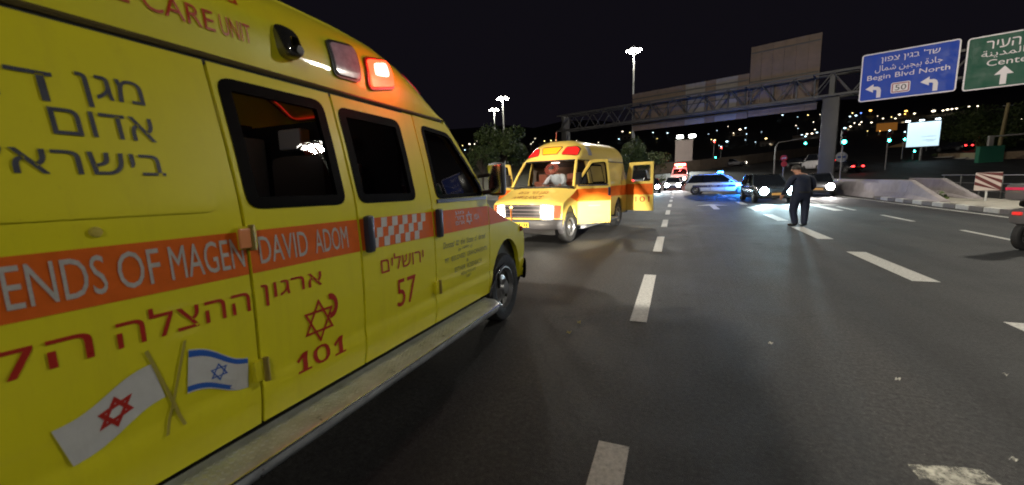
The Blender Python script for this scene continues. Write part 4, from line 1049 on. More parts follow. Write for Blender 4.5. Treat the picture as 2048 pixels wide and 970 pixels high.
for s_, bx_ in (('CARE', (-3.06, -2.80, 2.175, 2.262)), ('UNIT', (-2.775, -2.635, 2.175, 2.262)), ('INTENSIVE', (-3.62, -3.10, 2.175, 2.262))): letters('roof_lettering', s_, bx_, rfn, M('red_roof_film', (.55, .05, .015), .35), NEAR, .04)
letters('roof_lettering', 'ניידת טיפול נמרץ', (-3.75, -2.66, 2.325, 2.42), rfn, M('red_roof_film', (.5, .05, .02), .35), NEAR, .03, rtl=True)
# star with telephone handset above 101
for o_, i_ in star_loops(.118, .0125):
    f1.patch('star_emblem', [[(-2.535+a*.9, .805+b) for a, b in o_], [(-2.535+a*.9, .805+b) for a, b in i_][::-1]], REDF, .0045 if o_[0][1] > 0 else .0052)
hs = [(-2.545+.085+.045*math.cos(a)*s, .865+.06*math.sin(a)*s) for s, rng_ in ((1.15, range(0, 11)), (.62, range(10, -1, -1))) for a in [R_(-100+20*k) for k in rng_]]
f1.patch('phone_emblem', [hs], REDF, .006)
# chequered band
CW = M('white_chequer', (.62, .60, .57), .35, var=.06, scale=30)
for r in range(3):
    for k in range(5):
        y0 = -1.565+.0 - .108*(4-k) - .048*r; z1 = 1.309-.0605*r
        lo = [(y0+.0, z1-.06), (y0+.055, z1-.06), (y0+.055+.008, z1), (y0+.008, z1)]
        f2.patch('chequer', [[(a-.01, b) for a, b in lo]], CW, .0035)
# small crest on the door stripe and donor inscription
for k, s_ in enumerate(('מגן', 'דוד', 'אדום')): f3.text('lettering', s_, (-1.08, -.93, 1.262-.042*k, 1.292-.042*k), FILM, bold=.02, rtl=True)
for o_, i_ in star_loops(.065, .007): f3.patch('star_emblem', [[(-.84+a, 1.222+b) for a, b in o_], [(-.84+a, 1.222+b) for a, b in i_][::-1]], FILM, .0045 if o_[0][1] > 0 else .005)
f3.text('lettering', 'MDA', (-.74, -.64, 1.20, 1.25), FILM, bold=.02)
INK = M('inscription_ink', (.13, .13, .07), .5)
for s_, a0, a1, z0, z1, sh in (('Donated to the State of Israel', -1.30, -.52, 1.005, 1.055, .3), ('in memory of', -1.06, -.80, .952, .982, 0), ('MY BELOVED GRANDPARENTS', -1.28, -.50, .885, .925, 0), ('&', -.92, -.88, .838, .868, 0),
                               ('ESTHER ROSENBACH', -1.13, -.62, .778, .820, 0), ('HOLLYWOOD', -1.02, -.74, .730, .757, 0), ('2007', -.93, -.83, .692, .718, 0)):
    ws_ = s_.split(); tot = len(s_); pos = 0
    for w_ in ws_:
        f3.text('lettering', w_, (a0+(a1-a0)*pos/tot, a0+(a1-a0)*(pos+len(w_)-.15)/tot, z0, z1), INK, bold=.015, shear=sh); pos += len(w_)+1
# crossed flags
def quad_wave(p, name, A, B, C_, D, mat, off, n=14, amp=.012, t0=0, t1=1, s0=0, s1=1):
    mb = MB(); A, B, C_, D = [Vector(q_) for q_ in (A, B, C_, D)]
    def fn(i, j):
        i, j = s0+(s1-s0)*i, t0+(t1-t0)*j
        p2 = (A*(1-i)+B*i)*(1-j)+(D*(1-i)+C_*i)*j; w_ = amp*math.sin(i*6.0)
        return p.on(p2.x, p2.y+w_, off)
    return p.add_grid(mb, fn, n, name, mat) if hasattr(p, 'add_grid') else mb.grid(fn, n, 3).build(name, mat, p.o)
fa = ((-3.165, .715), (-2.93, .63), (-2.925, .765), (-3.145, .885))
quad_wave(fq, 'flag_field', *fa, FLAGW, .0045)
quad_wave(fq, 'flag_band', *fa, FLAGB, .0052, t0=.82, t1=.97); quad_wave(fq, 'flag_band', *fa, FLAGB, .0052, t0=.03, t1=.16)
for o_, i_ in star_loops(.038, .005): fq.patch('flag_star', [[(-3.045+a, .75+b-.02*a) for a, b in o_], [(-3.045+a, .75+b-.02*a) for a, b in i_][::-1]], FLAGB, .0055 if o_[0][1] > 0 else .006)
fb = ((-3.49, .635), (-3.235, .735), (-3.265, .875), (-3.525, .775))
quad_wave(fq, 'flag_field', *fb, FLAGW, .0045, amp=-.012)
for o_, i_ in star_loops(.055, .011): fq.patch('flag_star', [[(-3.375+a, .757+b+.35*a) for a, b in o_], [(-3.375+a, .757+b+.35*a) for a, b in i_][::-1]], REDF, .0055 if o_[0][1] > 0 else .006)
for a, b in (((-3.275, .93), (-3.185, .60)), ((-3.155, .925), (-3.245, .59))):
    a, b = Vector(a), Vector(b); n = Vector((.0055, .002))
    fq.patch('flag_pole', [[tuple(a-n), tuple(a+n), tuple(b+n), tuple(b-n)]], POLEF, .0062 if a.x < -3.2 else .0068)
# hinges
for p_, y, z in ((fq, -2.872, 1.285), (fq, -2.872, .685), (f3, -1.412, .72)):
    h_ = p_.add(MB().rbox((W(y, z)+.012, y, z), (.03, .075, .10), .01), 'door_hinge', YEL)
    p_.add(MB().tube([(W(y, z)+.03, y+.012, z-.055), (W(y, z)+.03, y+.012, z+.055)], .013, 8), 'hinge_pin', M('brass_pin', (.4, .3, .08), .4, metal=.6), parent=h_)
MB().rbox((W(-2.87, 1.27)+.03, -2.895, 1.285), (.012, .05, .085), .006).build('orange_reflector', M('orange_marker', (.8, .3, .12), .3), NEAR)
MB().lathe([(0, .0), (.018, .0), (.014, .012), (0, .014)], (W(-3.35, 1.36)+.0, -3.35, 1.36), 'X', 12).build('rivet', M('brass_rivet', (.6, .5, .1), .3), NEAR)
MB().rbox((W(.40, 1.03)+.003, .455, 1.0), (.03, .075, .06), .012).build('side_marker', M('red_marker', (.35, .02, .02), .2, coat=.5), NEAR)
# roof lamps on the near side
def side_lens(name, loop, mat, rim, out=.02):
    lo = rounded(loop, .03); fn = lambda off: (lambda a, b, k: (W(a, b)+off-k, a, b))
    cz = [2.1+.04*i for i in range(12)]
    r_ = link('lamp_rim', poly_mesh([inset(lo, -.018)], fn(out*.55), cuts_b=cz, depth=.03), rim, NEAR, True, 35)
    return link(name, poly_mesh([lo], fn(out), cuts_b=cz, depth=.03), mat, NEAR, True, 35)
side_lens('red_beacon', [(-1.855, 2.15), (-1.615, 2.205), (-1.585, 2.395), (-1.835, 2.335)], M('red_beacon_lit', (.8, .03, .02), .2, emit=(1, .035, .012), es=7), M('red_rim', (.3, .01, .01), .3), .03)
side_lens('scene_light', [(-2.135, 2.165), (-1.945, 2.175), (-1.925, 2.385), (-2.14, 2.35)], M('purple_clear_lens', (.42, .38, .46), .12, coat=1, var=.3, scale=22), BLACK, .022)
lamp_point('beacon_light', (W(-1.7, 2.28)+.17, -1.70, 2.27), (1, .05, .012), 3.8, .06, NEAR)
side_lens('beacon_core', [(-1.805, 2.235), (-1.660, 2.258), (-1.640, 2.362), (-1.79, 2.32)], M('beacon_core', (.9, .6, .5), .2, emit=(1, .60, .48), es=3), M('red_rim2', (.5, .03, .02), .3, emit=(1, .12, .03), es=6), .036)
def cam_box(i, j):
    a = 2*math.pi*i; p_ = .5+.5*math.cos(math.pi*j*.5)   # teardrop housing, deeper at its foot
    y, z = math.copysign(abs(math.cos(a))**.6, math.cos(a))*.055*p_, math.copysign(abs(math.sin(a))**.6, math.sin(a))*.085*p_
    return Vector((W(-2.45, 2.24)-.01+.10*math.sin(math.pi*j*.5)*(1-.45*(z/.085+1)*.5), -2.45+y+.012*j, 2.245+z-.02*j))
MB().grid(cam_box, 24, 8).build('side_camera', M('smoked_chrome', (.22, .22, .21), .10, metal=.9), NEAR, True)
MB().lathe([(0, .006), (.022, .005), (.026, 0), (.026, -.02)], (W(-2.45, 2.2)+.075, -2.43, 2.20), 'X', 12).build('camera_lens', BLACK, NEAR, True)
# parking guide pole with lit tip on the front corner
mk = MB(); mk.tube([(.72, .84, .62), (.72, .85, 1.22)], .011, 6); mp = mk.build('guide_pole', M('orange_pole', (.7, .22, .05), .4), NEAR)
MB().lathe([(0, -.025), (.025, 0), (0, .025)], (.72, .85, 1.235), 'Z', 10).build('pole_tip', M('lit_tip', (.9, .6, .2), .3, emit=(1, .55, .15), es=5), mp, True)

# ================================================================== SECOND AMBULANCE, FACING US WITH ITS DOORS OPEN
V2R = math.pi+R_(-10.5)
V2, VP2 = ambulance('ambulance', 'yellow ambulance facing the viewer with headlights on and doors open', 'ambulance', (-3.36, 9.93, 0), V2R, 0, YEL2, bumper=GREYP, open_doors=True, detail=False)
V2.scale = (1, .9, 1)          # the shorter wheelbase of this van; wheels stay round
for ch in V2.children:
    if ch.name.startswith('wheel') and ch.type == 'EMPTY': ch.scale = (1, 1/.9, 1)
letters('bonnet_lettering', 'מגן דוד אדום', (-.42, .42, .80, .90), lambda a, b: nose(-a, b, .004), M('dark_red_film', (.22, .04, .02), .4), V2, .02, rtl=True)
letters('bonnet_lettering', 'AMBULANCE', (-.42, .42, .66, .76), lambda a, b: nose(-a, b, .004), M('dark_red_film', (.22, .04, .02), .4), V2, .03)
pq = VP2['quarter', -1]
window(pq, [(-2.7, 1.42), (-1.62, 1.42), (-1.62, 1.96), (-2.7, 1.96)], GLASS, .05)
VP2['front_door', -1].patch('lower_decal', [[(-1.1, .86), (-.75, .86), (-.75, .885), (-1.1, .885)]], M('faint_grey_film', (.3, .28, .2), .5), .003)
sl = rounded([(-1.93, 2.2), (-1.68, 2.2), (-1.68, 2.45), (-1.93, 2.45)], .03)
link('scene_light', poly_mesh([sl], lambda a, b, k: (-(W(a, b)+.02-k), a, b), cuts_b=[2.28, 2.36], depth=.03), M('grey_lens', (.35, .34, .36), .15, coat=.5), V2)
MB().tube([(.1, -1.6, 2.62), (.1, -1.62, 2.9)], .008, 5).build('antenna', M('antenna_orange', (.5, .1, .05), .4), V2)
lamp_point('cab_light', (0, -1.25, 1.98), (1, .62, .45), 1.4, .08, V2)
MB().rbox((0, -1.30, 2.03), (.22, .1, .03), .01).build('cab_lamp', M('cab_lamp_lens', (.8, .7, .6), .4, emit=(1, .6, .45), es=6), V2)
# white blanket of equipment seen through the windscreen
MB().rbox((.15, -1.47, 1.55), (1.3, .05, .7), .02).build('bulkhead_locker', M('tan_locker', (.10, .07, .05), .7), V2)

# ================================================================== PEOPLE
def smooth_body(name, pts, bones, mats, parent_root, zone):
    """pts: {joint: (xyz, radius)}; one skinned, continuous surface"""
    me = bpy.data.meshes.new('body'); keys = list(pts); idx = {k: i for i, k in enumerate(keys)}
    me.from_pydata([pts[k][0] for k in keys], [(idx[a], idx[b]) for a, b in bones], []); me.update()
    o = bpy.data.objects.new(name, me); C.objects.link(o)
    sk = o.modifiers.new('skin', 'SKIN'); sk.use_smooth_shade = True
    lay = me.skin_vertices[0].data if len(me.skin_vertices) else None
    if lay is None:
        bm = bmesh.new(); bm.from_mesh(me); bm.verts.layers.skin.verify(); bm.to_mesh(me); bm.free(); lay = me.skin_vertices[0].data
    for k in keys:
        r = pts[k][1]; lay[idx[k]].radius = r if isinstance(r, tuple) else (r, r)
    lay[0].use_root = True
    sb = o.modifiers.new('sub', 'SUBSURF'); sb.levels = 2; sb.render_levels = 2
    dg = bpy.context.evaluated_depsgraph_get(); m2 = bpy.data.meshes.new_from_object(o.evaluated_get(dg))
    bpy.data.objects.remove(o)
    m2.materials.clear()
    for m_ in mats: m2.materials.append(m_)
    for p in m2.polygons: p.material_index = zone(p.center); p.use_smooth = True
    b = bpy.data.objects.new(name, m2); C.objects.link(b); b.parent = parent_root
    return b
SKIN = M('skin', (.42, .21, .14), .55); NAVY = M('navy_uniform', (.006, .011, .032), .8, var=.4, scale=10, bump=1.0, bscale=9); SHOE = M('black_shoe', (.01, .01, .01), .4)
HAIR = M('short_dark_hair', (.025, .02, .018), .7)
def hand(pts, bones, wrist, d, side, up, s=1.0, pre='r'):
    d, side, up = Vector(d).normalized(), Vector(side).normalized(), Vector(up).normalized(); w0 = Vector(pts[wrist][0])
    pm = w0+d*.055*s; pts[pre+'palm'] = (tuple(pm), (.036*s, .022*s)); bones.append((wrist, pre+'palm'))
    for k, (o_, ln) in enumerate(((-.03, .065), (-.01, .078), (.011, .072), (.03, .056))):
        b = pm+side*o_*s+d*.03*s; m1 = b+d*ln*.5*s-up*.008; m2 = b+d*ln*.85*s-up*.03
        for nm, q_, r in ((f'{pre}f{k}a', b, .011), (f'{pre}f{k}b', m1, .0095), (f'{pre}f{k}c', m2, .008)): pts[nm] = (tuple(q_), r*s)
        bones += [(pre+'palm', f'{pre}f{k}a'), (f'{pre}f{k}a', f'{pre}f{k}b'), (f'{pre}f{k}b', f'{pre}f{k}c')]
    b = w0+d*.03*s-side*.038*s; e = b+d*.04*s-side*.02*s-up*.01
    pts[pre+'t0'] = (tuple(b), .013*s); pts[pre+'t1'] = (tuple(e), .010*s); bones += [(wrist, pre+'t0'), (pre+'t0', pre+'t1')]
# standing man in dark clothes, seen from behind, head bowed to the left
pl_ = G(1597, 453); man = thing('person', 'stocky person in dark navy clothes standing on the lane line, head bowed', 'person', (pl_.x, pl_.y, 0), R_(14)); man.scale = (1.2, 1.15, 1.0)
pts = {'pelvis': ((0, 0, .90), (.185, .15)), 'waist': ((0, -.01, 1.06), (.20, .16)), 'chest': ((-.01, .0, 1.27), (.215, .15)), 'neckb': ((-.02, .02, 1.43), (.12, .09)), 'neck': ((-.05, .06, 1.49), .06), 'head0': ((-.075, .095, 1.56), (.08, .085)), 'head1': ((-.09, .115, 1.64), (.085, .095)), 'head2': ((-.095, .115, 1.70), .055),
       'lsh': ((-.215, .01, 1.37), .085), 'lel': ((-.30, .02, 1.10), .062), 'lwr': ((-.33, .16, .90), .042), 'rsh': ((.205, 0, 1.37), .085), 'rel': ((.285, .03, 1.11), .062), 'rwr': ((.22, .20, .97), .042),
       'lhip': ((-.10, 0, .84), .125), 'lkn': ((-.135, .035, .47), .088), 'lan': ((-.10, -.03, .10), .07), 'lhe': ((-.10, -.02, .055), .052), 'lto': ((-.15, .17, .042), .042),
       'rhip': ((.10, 0, .84), .125), 'rkn': ((.125, .02, .47), .088), 'ran': ((.085, -.06, .10), .07), 'rhe': ((.085, -.06, .055), .052), 'rto': ((.10, .14, .042), .042)}
bones = [('pelvis', 'waist'), ('waist', 'chest'), ('chest', 'neckb'), ('neckb', 'neck'), ('neck', 'head0'), ('head0', 'head1'), ('head1', 'head2'), ('neckb', 'lsh'), ('lsh', 'lel'), ('lel', 'lwr'), ('neckb', 'rsh'), ('rsh', 'rel'), ('rel', 'rwr'),
         ('pelvis', 'lhip'), ('lhip', 'lkn'), ('lkn', 'lan'), ('lan', 'lhe'), ('lhe', 'lto'), ('pelvis', 'rhip'), ('rhip', 'rkn'), ('rkn', 'ran'), ('ran', 'rhe'), ('rhe', 'rto')]
hand(pts, bones, 'lwr', (-.15, .35, -.9), (0, 1, .4), (-1, 0, 0), pre='l'); hand(pts, bones, 'rwr', (-.5, .6, -.4), (.2, .5, .8), (1, 0, 0), pre='r')
def zone(c):
    if c.z > 1.475: return 1
    if c.z < .095: return 2
    if (c.z < .905 and c.x < -.285) or (c.z < 1.0 and c.y > .19 and c.z > .6): return 1
    return 0
smooth_body('body', pts, bones, [NAVY, SKIN, SHOE], man, zone)
hc = Vector((-.088, .108, 1.635))
hm = MB(); hm.grid(lambda i, j: hc+Vector((math.cos(6.2832*i)*math.sin(j*1.75)*.093, math.sin(6.2832*i)*math.sin(j*1.75)*.108, math.cos(j*1.75)*.112+.0)), 20, 8)
hm.build('hair', HAIR, man, True)
for sx in (-1, 1): MB().lathe([(0, -.012), (.02, -.008), (.026, .004), (.014, .012), (0, .012)], (hc.x+sx*.092, hc.y, hc.z-.035), 'X', 10).build('ear', SKIN, man, True)
MB().add([hc+Vector(v) for v in ((-.018, .098, -.055), (.018, .098, -.055), (0, .135, -.05), (0, .10, -.005))], [(0, 2, 3), (2, 1, 3), (0, 1, 2)]).build('nose', SKIN, man)
for sx in (-1, 1): MB().lathe([(0, -.004), (.011, 0), (0, .006)], (hc.x+sx*.034, hc.y+.10, hc.z-.012), 'Y', 8).build('eye', BLACK, man, True)
MB().rbox((hc.x, hc.y+.093, hc.z-.088), (.045, .02, .01), .004).build('mouth', M('lips', (.3, .1, .08), .5), man)
mb = MB(); mb.grid(lambda i, j: Vector((math.cos(6.2832*i)*.205, math.sin(6.2832*i)*.168, .96+.045*j)), 28, 1); mb.build('belt', BLACK, man, True)
MB().rbox((.21, .02, .93), (.05, .12, .16), .02).build('belt_pouch', BLACK, man)
# crew member in a white shirt leaning over inside the cab of the second ambulance
crew = thing('person', 'person in a white shirt leaning inside the front ambulance cab', 'person', V2.matrix_basis @ Vector((-.42, -1.0, .12)), V2R); crew.scale = (1.12, 1.12, 1.0)
pts = {'pelvis': ((0, -.05, 1.02), (.16, .14)), 'waist': ((.05, 0, 1.18), (.17, .14)), 'chest': ((.13, .10, 1.40), (.19, .14)), 'neckb': ((.17, .18, 1.55), (.10, .08)), 'neck': ((.19, .22, 1.60), .055), 'head0': ((.205, .27, 1.65), (.075, .08)), 'head1': ((.21, .30, 1.72), (.08, .09)), 'head2': ((.21, .31, 1.78), .05),
       'lsh': ((-.03, .16, 1.53), .075), 'lel': ((-.10, .28, 1.34), .055), 'lwr': ((-.02, .42, 1.28), .04), 'rsh': ((.35, .14, 1.48), .075), 'rel': ((.44, .25, 1.30), .055), 'rwr': ((.36, .42, 1.30), .04),
       'lhip': ((-.10, .02, 1.0), .11), 'lkn': ((-.12, .36, 1.0), .08), 'lan': ((-.12, .44, .68), .06), 'lto': ((-.12, .56, .62), .04), 'rhip': ((.10, .02, 1.0), .11), 'rkn': ((.10, .36, 1.0), .08), 'ran': ((.10, .44, .68), .06), 'rto': ((.10, .56, .62), .04)}
bones = [b for b in bones if not any(len(x) > 2 and x[1] in 'ft' and x[0] in 'lr' and x not in pts for x in b)]
bones = [('pelvis', 'waist'), ('waist', 'chest'), ('chest', 'neckb'), ('neckb', 'neck'), ('neck', 'head0'), ('head0', 'head1'), ('head1', 'head2'), ('neckb', 'lsh'), ('lsh', 'lel'), ('lel', 'lwr'), ('neckb', 'rsh'), ('rsh', 'rel'), ('rel', 'rwr'),
         ('pelvis', 'lhip'), ('lhip', 'lkn'), ('lkn', 'lan'), ('lan', 'lto'), ('pelvis', 'rhip'), ('rhip', 'rkn'), ('rkn', 'ran'), ('ran', 'rto')]
hand(pts, bones, 'lwr', (.3, .9, -.1), (1, 0, 0), (0, 0, 1), pre='l'); hand(pts, bones, 'rwr', (-.3, .9, -.1), (1, 0, 0), (0, 0, 1), pre='r')
WSH = M('white_shirt', (.66, .67, .70), .8, var=.08, scale=12)
smooth_body('body', pts, bones, [WSH, SKIN, NAVY], crew, lambda c: 1 if c.z > 1.59 or (c.y > .40 and c.z > 1.2) else (2 if c.z < 1.1 else 0))
hc = Vector((.208, .285, 1.72)); hm = MB(); hm.grid(lambda i, j: hc+Vector((math.cos(6.2832*i)*math.sin(j*1.6)*.088, math.sin(6.2832*i)*math.sin(j*1.6)*.098, math.cos(j*1.6)*.10)), 18, 7); hm.build('hair', HAIR, crew, True)

# ================================================================== CARS
def car(name, label, cat, loc, rz, L, hw, Ht, paint, kind='sedan', lit=(True, True), lamp_col=(1, .96, .88), spot=0, head_es=40, plate=True, group=None, tail=0, glassm=None):
    t = thing(name, label, cat, loc, rz, group); f_, r_ = L/2, -L/2; GL = glassm or M('dark_car_glass', (.012, .014, .018), .06, coat=.5, spec=.8)
    belt = Ht*.60; hood = Ht*.56; YS = [r_, r_+.12, r_+.45, r_+1.1, -.3, .5, f_-1.25, f_-.6, f_-.22, f_-.04, f_]
    back = belt if kind != 'sedan' else belt-.02
    ZT_ = [back-.22, back-.06, back, belt, belt, belt, belt-.02, hood-.03, hood-.10, hood-.22, hood-.30]
    ZBm = [.42, .30, .22, .20, .19, .19, .20, .21, .24, .30, .40]; WS = [.80, .90, .965, .99, 1, 1, .985, .965, .92, .84, .74]
    def ring(k):
        zt, zb, w_ = ZT_[k], ZBm[k], hw*WS[k]; m_ = zt-zb
        h = [(0, zb), (w_*.82, zb), (w_*.95, zb+m_*.14), (w_*.985, zb+m_*.38), (w_, zb+m_*.62), (w_*.975, zb+m_*.80), (w_*.93, zb+m_*.93), (w_*.82, zt), (0, zt+.025)]
        return [(x, YS[k], z) for x, z in h]+[(-x, YS[k], z) for x, z in h[-2:0:-1]]
    rg = [ring(k) for k in range(len(YS))]; n = len(rg[0]); mb = MB()
    mb.add([q_ for r in rg for q_ in r], [(k*n+i, k*n+(i+1) % n, (k+1)*n+(i+1) % n, (k+1)*n+i) for k in range(len(YS)-1) for i in range(n)]+[tuple(range(n)), tuple((len(YS)-1)*n+i for i in range(n))])
    mb.build('body', paint, t, True, sharp=55)
    # greenhouse
    if kind == 'wagon': y0b, y0t, y1t, y1b = r_+.10, r_+.55, f_-2.15, f_-1.30
    elif kind == 'van': y0b, y0t, y1t, y1b = r_+.05, r_+.15, f_-1.35, f_-.85
    else: y0b, y0t, y1t, y1b = r_+.55, r_+1.25, f_-2.25, f_-1.35
    wb_, wt_, zt = hw*.90, hw*.70, Ht-.05
    def gh(i, j, dx=0):
        pass
    def gp_(s, y, v):    # point on greenhouse side, v 0..1 up, y 0..1 along
        yb, yt = y0b+(y1b-y0b)*y, y0t+(y1t-y0t)*y; bl = math.sin(v*math.pi)*.02
        return Vector((s*(wb_+(wt_-wb_)*v+bl), yb+(yt-yb)*v, belt-.02+(zt-belt+.02)*v))
    mb = MB(); loop = [(1, y) for y in [i/10 for i in range(11)]]+[(-1, y) for y in [1-i/10 for i in range(11)]]
    N = len(loop); vs = [gp_(s, y, v) for v in (0, .25, .5, .75, 1) for s, y in loop]
    mb.add(vs, [(k*N+i, k*N+(i+1) % N, (k+1)*N+(i+1) % N, (k+1)*N+i) for k in range(4) for i in range(N)])
    mb.build('windows', GL, t, True, sharp=40)
    mb = MB()
    def rfn_(i, j):
        y = j; x = -1+2*i; p = gp_(1, y, 1); return Vector((x*(wt_+.02), p.y+(.06 if j > .99 else (-.06 if j < .01 else 0)), zt+.05*(1-abs(x)**3)*(.6+.4*math.sin(math.pi*j))-.012*abs(x)**6))
    mb.grid(rfn_, 14, 12); mb.build('roof', paint, t, True)
    for s in (-1, 1):
        for y in ((0, .36, .68, 1) if kind == 'wagon' else (0, .45, 1)):
            r0 = .035 if y in (0, 1) else .028; pmat = paint if y in (0, 1) else FRIT
            MB().tube([gp_(s, y, v)*1.0+Vector((s*.002, 0, 0)) for v in (0, .33, .66, 1)], r0, 6).build('pillar', pmat, t, True)
        MB().tube([gp_(s, y/8, .02)+Vector((s*.008, 0, 0)) for y in range(9)], .014, 5).build('window_trim', CHROME, t)
        MB().rbox((s*(hw+.09), y1b-.35, belt+.07), (.18, .12, .13), .04).build('door_mirror', paint, t, True)
        for y in (f_-.86, r_+.84):
            MB().lathe([(.0, 0), (.365, 0), (.365, .02), (.31, .024)], (s*(hw*.965)-(0 if s > 0 else .024), y, .325), 'X', 24).build('wheel_arch', BLACK, t, True)
            wheel(t, s*(hw-.085), y, s, .325, .325, .215)
        for y in ((-.35, .62) if kind != 'van' else (.4,)): MB().rbox((s*(hw+.004), y-.32, belt-.16), (.03, .17, .03), .01).build('door_handle', paint, t)
        for y in (-.52, .50, -1.25 if kind == 'wagon' else -1.2): MB().box((s*(hw*.992), y, .52), (.012, .012, .5)).build('door_gap', DARK, t)
    MB().box((0, f_+.004, .50), (hw*1.0, .03, .16)).build('grille', BLACK, t)
    MB().rbox((0, f_-.01, .33), (hw*1.45, .06, .12), .03).build('lower_intake', BLACK, t)
    for s in (-1, 1):
        c = Vector((s*hw*.66, f_-.035, hood-.21)); lo = MB().rbox(c, (hw*.38, .12, .16), .05)
        h = lo.build('headlight', M('car_lamp_housing', (.3, .3, .32), .15, coat=.5), t, True)
        if lit[0 if s < 0 else 1]:
            mt = M('car_headlight_'+label[:18].replace(' ', '_'), (.9, .9, .9), .2, emit=lamp_col, es=head_es)
            MB().lathe([(0, .10), (.12, .093), (.18, .078), (.20, .05), (.0, .05)], (c.x, c.y+.0, c.z), 'Y', 18).build('headlight_glare_lens', mt, h, True)  # drawn oversize: the lamp's glare is put into the lens shape
            if spot: lamp_spot('headlight_beam', (c.x, c.y+.16, c.z), (0, 1, -.30), lamp_col, spot, 62, .75, .08, t)
        tl = MB().rbox((s*hw*.72, r_+.03, belt-.14), (hw*.36, .1, .17), .04).build('tail_lamp', M('tail_lamp_red_%d' % tail, (.4, .01, .01), .2, coat=.5, emit=(1, .03, .03), es=tail or .03), t, True)
    if plate:
        MB().rbox((0, f_+.03, .47), (.50, .015, .11), .004).build('number_plate', M('orange_lit_plate', (.80, .42, .12), .4), t)
    MB().rbox((0, r_-.005, .62), (.5, .02, .11), .004).build('rear_plate', M('yellow_plate2', (.7, .5, .08), .4), t)
    return t
WHITE = M('white_car_paint', (.82, .82, .84), .25, coat=.7); DGREY = M('dark_grey_car_paint', (.045, .055, .065), .25, coat=.8); SILV = M('silver_car_paint', (.38, .38, .40), .25, metal=.4, coat=.7)
BLK = M('black_car_paint', (.015, .015, .018), .2, coat=.8)
# police estate, side on
a_, b_ = AT(1402, 384, 33.5), AT(1481, 384, 31.0)
pc = AT(1438, 384, 32.5); hd = R_(-90-4)
POL = car('police_car', 'white police estate car standing across the lanes with blue lights flashing', 'police car', (pc.x, pc.y, 0), R_(-90-12), 4.95, .93, 1.60, WHITE, 'wagon', lamp_col=(.9, .95, 1), head_es=14, plate=False)
PB = M('police_blue_film', (.012, .02, .09), .35)
sf = lambda x: (lambda a, b: (x, a, b))
for s in (-1, 1):
    MB().box((s*.935, -.3, .66), (.006, 3.1, .19)).build('blue_stripe', PB, POL)
    letters('lettering', 'משטרה', (-.75, -.05, .615, .705), lambda a, b: (s*.941, a if s > 0 else -a, b), SWHT, POL, .03, rtl=True, flip=(s < 0))
    letters('lettering', 'POLICE', (.15, .75, .62, .70), lambda a, b: (s*.941, a if s > 0 else -a, b), SWHT, POL, .03)
lb = MB().rbox((0, .05, 1.64), (1.1, .26, .06), .02).build('light_bar', BLACK, POL)
BLUE_ON = M('blue_beacon', (.02, .1, .8), .2, emit=(.03, .22, 1), es=22); BLUE_CORE = M('blue_beacon_core', (.3, .7, 1), .2, emit=(.20, .75, 1), es=14)
MB().rbox((.05, .05, 1.725), (1.0, .32, .15), .05).build('blue_lens', BLUE_ON, lb, True); MB().rbox((.0, .05, 1.735), (.55, .335, .10), .04).build('lens_core', BLUE_CORE, lb, True)
lamp_point('beacon_light', (.0, .05, 2.05), (.02, .16, 1), 560, .2, POL)
MB().rbox((.93, 1.50, .72), (.06, .34, .16), .02).build('wing_strobe', BLUE_CORE, POL, True)
lamp_point('strobe_light', (1.35, 1.55, .70), (.02, .24, 1), 480, .1, POL)
MB().tube([(-.64, -1.6, 1.60), (-.64, .3, 1.63)], .02, 6).build('roof_rail', BLACK, POL); MB().tube([(.64, -1.6, 1.60), (.64, .3, 1.63)], .02, 6).build('roof_rail', BLACK, POL)
# dark car facing us, right of the police car
p = AT(1546, 402, 20.5); car('dark_car', 'dark grey car facing the viewer with bright headlights and orange number plate', 'car', (p.x, p.y+2.1, 0), math.pi+R_(4), 4.4, .90, 1.50, DGREY, 'wagon', lamp_col=(.62, .90, 1), spot=900, head_es=60)
p = AT(1672, 398, 24); car('silver_car', 'pale car with one bright headlight behind the standing person', 'car', (p.x-.35, p.y+2.3, 0), math.pi+R_(-14), 4.4, .88, 1.45, SILV, 'sedan', lamp_col=(1, .95, .9), spot=350, head_es=60)
p = AT(1345, 378, 43); car('white_car', 'white car facing the viewer in front of the red beacon van', 'car', (p.x, p.y+2, 0), math.pi, 4.3, .88, 1.45, WHITE, 'sedan', lamp_col=(.95, .97, 1), spot=500, head_es=60, plate=False)
p = AT(1299, 380, 38); car('blue_lit_car', 'car with bluish headlights half hidden by the open rear door', 'car', (p.x, p.y+2, 0), math.pi+R_(3), 4.3, .88, 1.45, BLK, 'sedan', lamp_col=(.62, .88, 1), spot=450, head_es=50, plate=False)
p = AT(1276, 372, 41); car('white_van', 'tall van with glowing red lamps just behind the open rear door', 'van', (p.x, p.y+2.4, 0), R_(2), 5.0, .95, 2.3, WHITE, 'van', lit=(False, False), tail=8)
# red beacon emergency van behind
p = AT(1358, 368, 52); V3, _ = ambulance('ambulance', 'distant ambulance with a glowing red roof beacon behind the white car', 'ambulance', (p.x, p.y, H(p.x, p.y)), math.pi+R_(-4), 0, WHITE, detail=False)
MB().rbox((0, -1.28, 2.62), (1.35, .35, .24), .08).build('light_bar', M('red_bar_lit', (.8, .05, .05), .2, emit=(1, .16, .13), es=16), V3, True)
lamp_point('beacon_light', (0, -.6, 2.75), (1, .04, .04), 320, .2, V3)
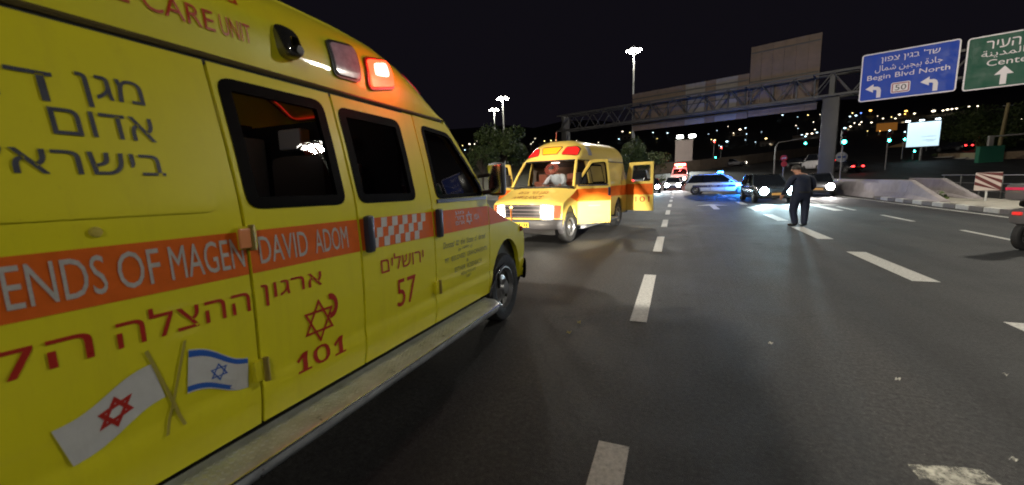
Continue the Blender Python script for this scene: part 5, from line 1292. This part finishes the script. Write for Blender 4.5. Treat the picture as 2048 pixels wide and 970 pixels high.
# parked or passing cars further back
p = on_ground(1465, 333); car('far_car', 'small dark saloon crossing far behind the police car', 'car', (p.x, p.y, H(p.x, p.y)), R_(-80), 4.3, .87, 1.42, SILV, 'sedan', lamp_col=(1, .9, .7), head_es=6)
p = on_ground(1600, 334); car('far_car', 'far car with small warm headlights left of the white van', 'car', (p.x, p.y, H(p.x, p.y)), math.pi+R_(50), 4.4, .88, 1.45, BLK, 'sedan', lamp_col=(1, .85, .6), head_es=14)
p = on_ground(1634, 340); car('white_van', 'pale delivery van with red lamps left of the gantry column', 'van', (p.x, p.y, H(p.x, p.y)), R_(14), 5.0, .95, 2.3, WHITE, 'van', lit=(False, False), tail=6)
p = on_ground(1685, 345); car('far_car', 'far dark car with a glowing red tail lamp right of the gantry column', 'car', (p.x, p.y, H(p.x, p.y)), R_(25), 4.4, .88, 1.45, BLK, 'sedan', lit=(False, False), tail=10)
for u, v, lab in ((1905, 300, 'far car with two red tail lamps above the stone wall'), (1942, 300, 'far car with one orange tail lamp above the stone wall')):
    p = AT(u, v, 66); z = H(p.x, p.y); car('far_car', lab, 'car', (p.x, p.y, max(z, p.z-.6)), R_(30), 4.3, .88, 1.45, BLK, 'sedan', lit=(False, False), tail=9)

# ================================================================== SCOOTER AT THE RIGHT EDGE
p = G(2048, 502); t = thing('scooter', 'scooter cut off by the right edge with red tail lamp', 'scooter', (p.x+.60, p.y+.38, 0), R_(-62))
SC = M('grey_scooter_plastic', (.10, .095, .10), .3, coat=.5)
for y in (-.62, .68): wheel(t, 0, y, 1, .27, .27, .12)
MB().rbox((0, -.40, .62), (.30, .95, .30), .10).build('rear_body', SC, t, True); MB().rbox((0, -.28, .84), (.30, .80, .13), .06).build('seat', BLACK, t, True)
MB().rbox((0, .15, .30), (.34, .55, .10), .04).build('footboard', BLACK, t, True); MB().rbox((0, .52, .68), (.40, .12, .72), .05, Matrix.Rotation(R_(16), 3, 'X')).build('leg_shield', SC, t, True)
MB().tube([(0, .68, .27), (0, .45, 1.0)], .035, 8).build('fork', STEEL, t, True); MB().tube([(-.34, .36, 1.05), (0, .44, 1.02), (.34, .36, 1.05)], .018, 8).build('handlebar', BLACK, t, True)
MB().rbox((0, -.62, .53), (.16, .5, .04), .02, Matrix.Rotation(R_(-8), 3, 'X')).build('mudguard', BLACK, t, True)
MB().rbox((0, -.885, .68), (.13, .05, .06), .02).build('tail_lamp', M('scooter_tail_red', (.5, .02, .02), .2, emit=(1, .05, .04), es=.5), t, True)
MB().rbox((0, -.80, 1.06), (.36, .34, .30), .08).build('top_box', M('pinkish_box', (.12, .11, .115), .35, coat=.4), t, True); MB().rbox((0, -.975, 1.12), (.30, .02, .05), .01).build('reflector', M('red_reflector_glow', (.7, .03, .1), .2, emit=(1, .05, .2), es=.05), t)  # reflector strip given a faint glow in place of returned light
MB().tube([(.17, -.35, .30), (.17, -.85, .36)], .05, 10).build('exhaust', CHROME, t, True)
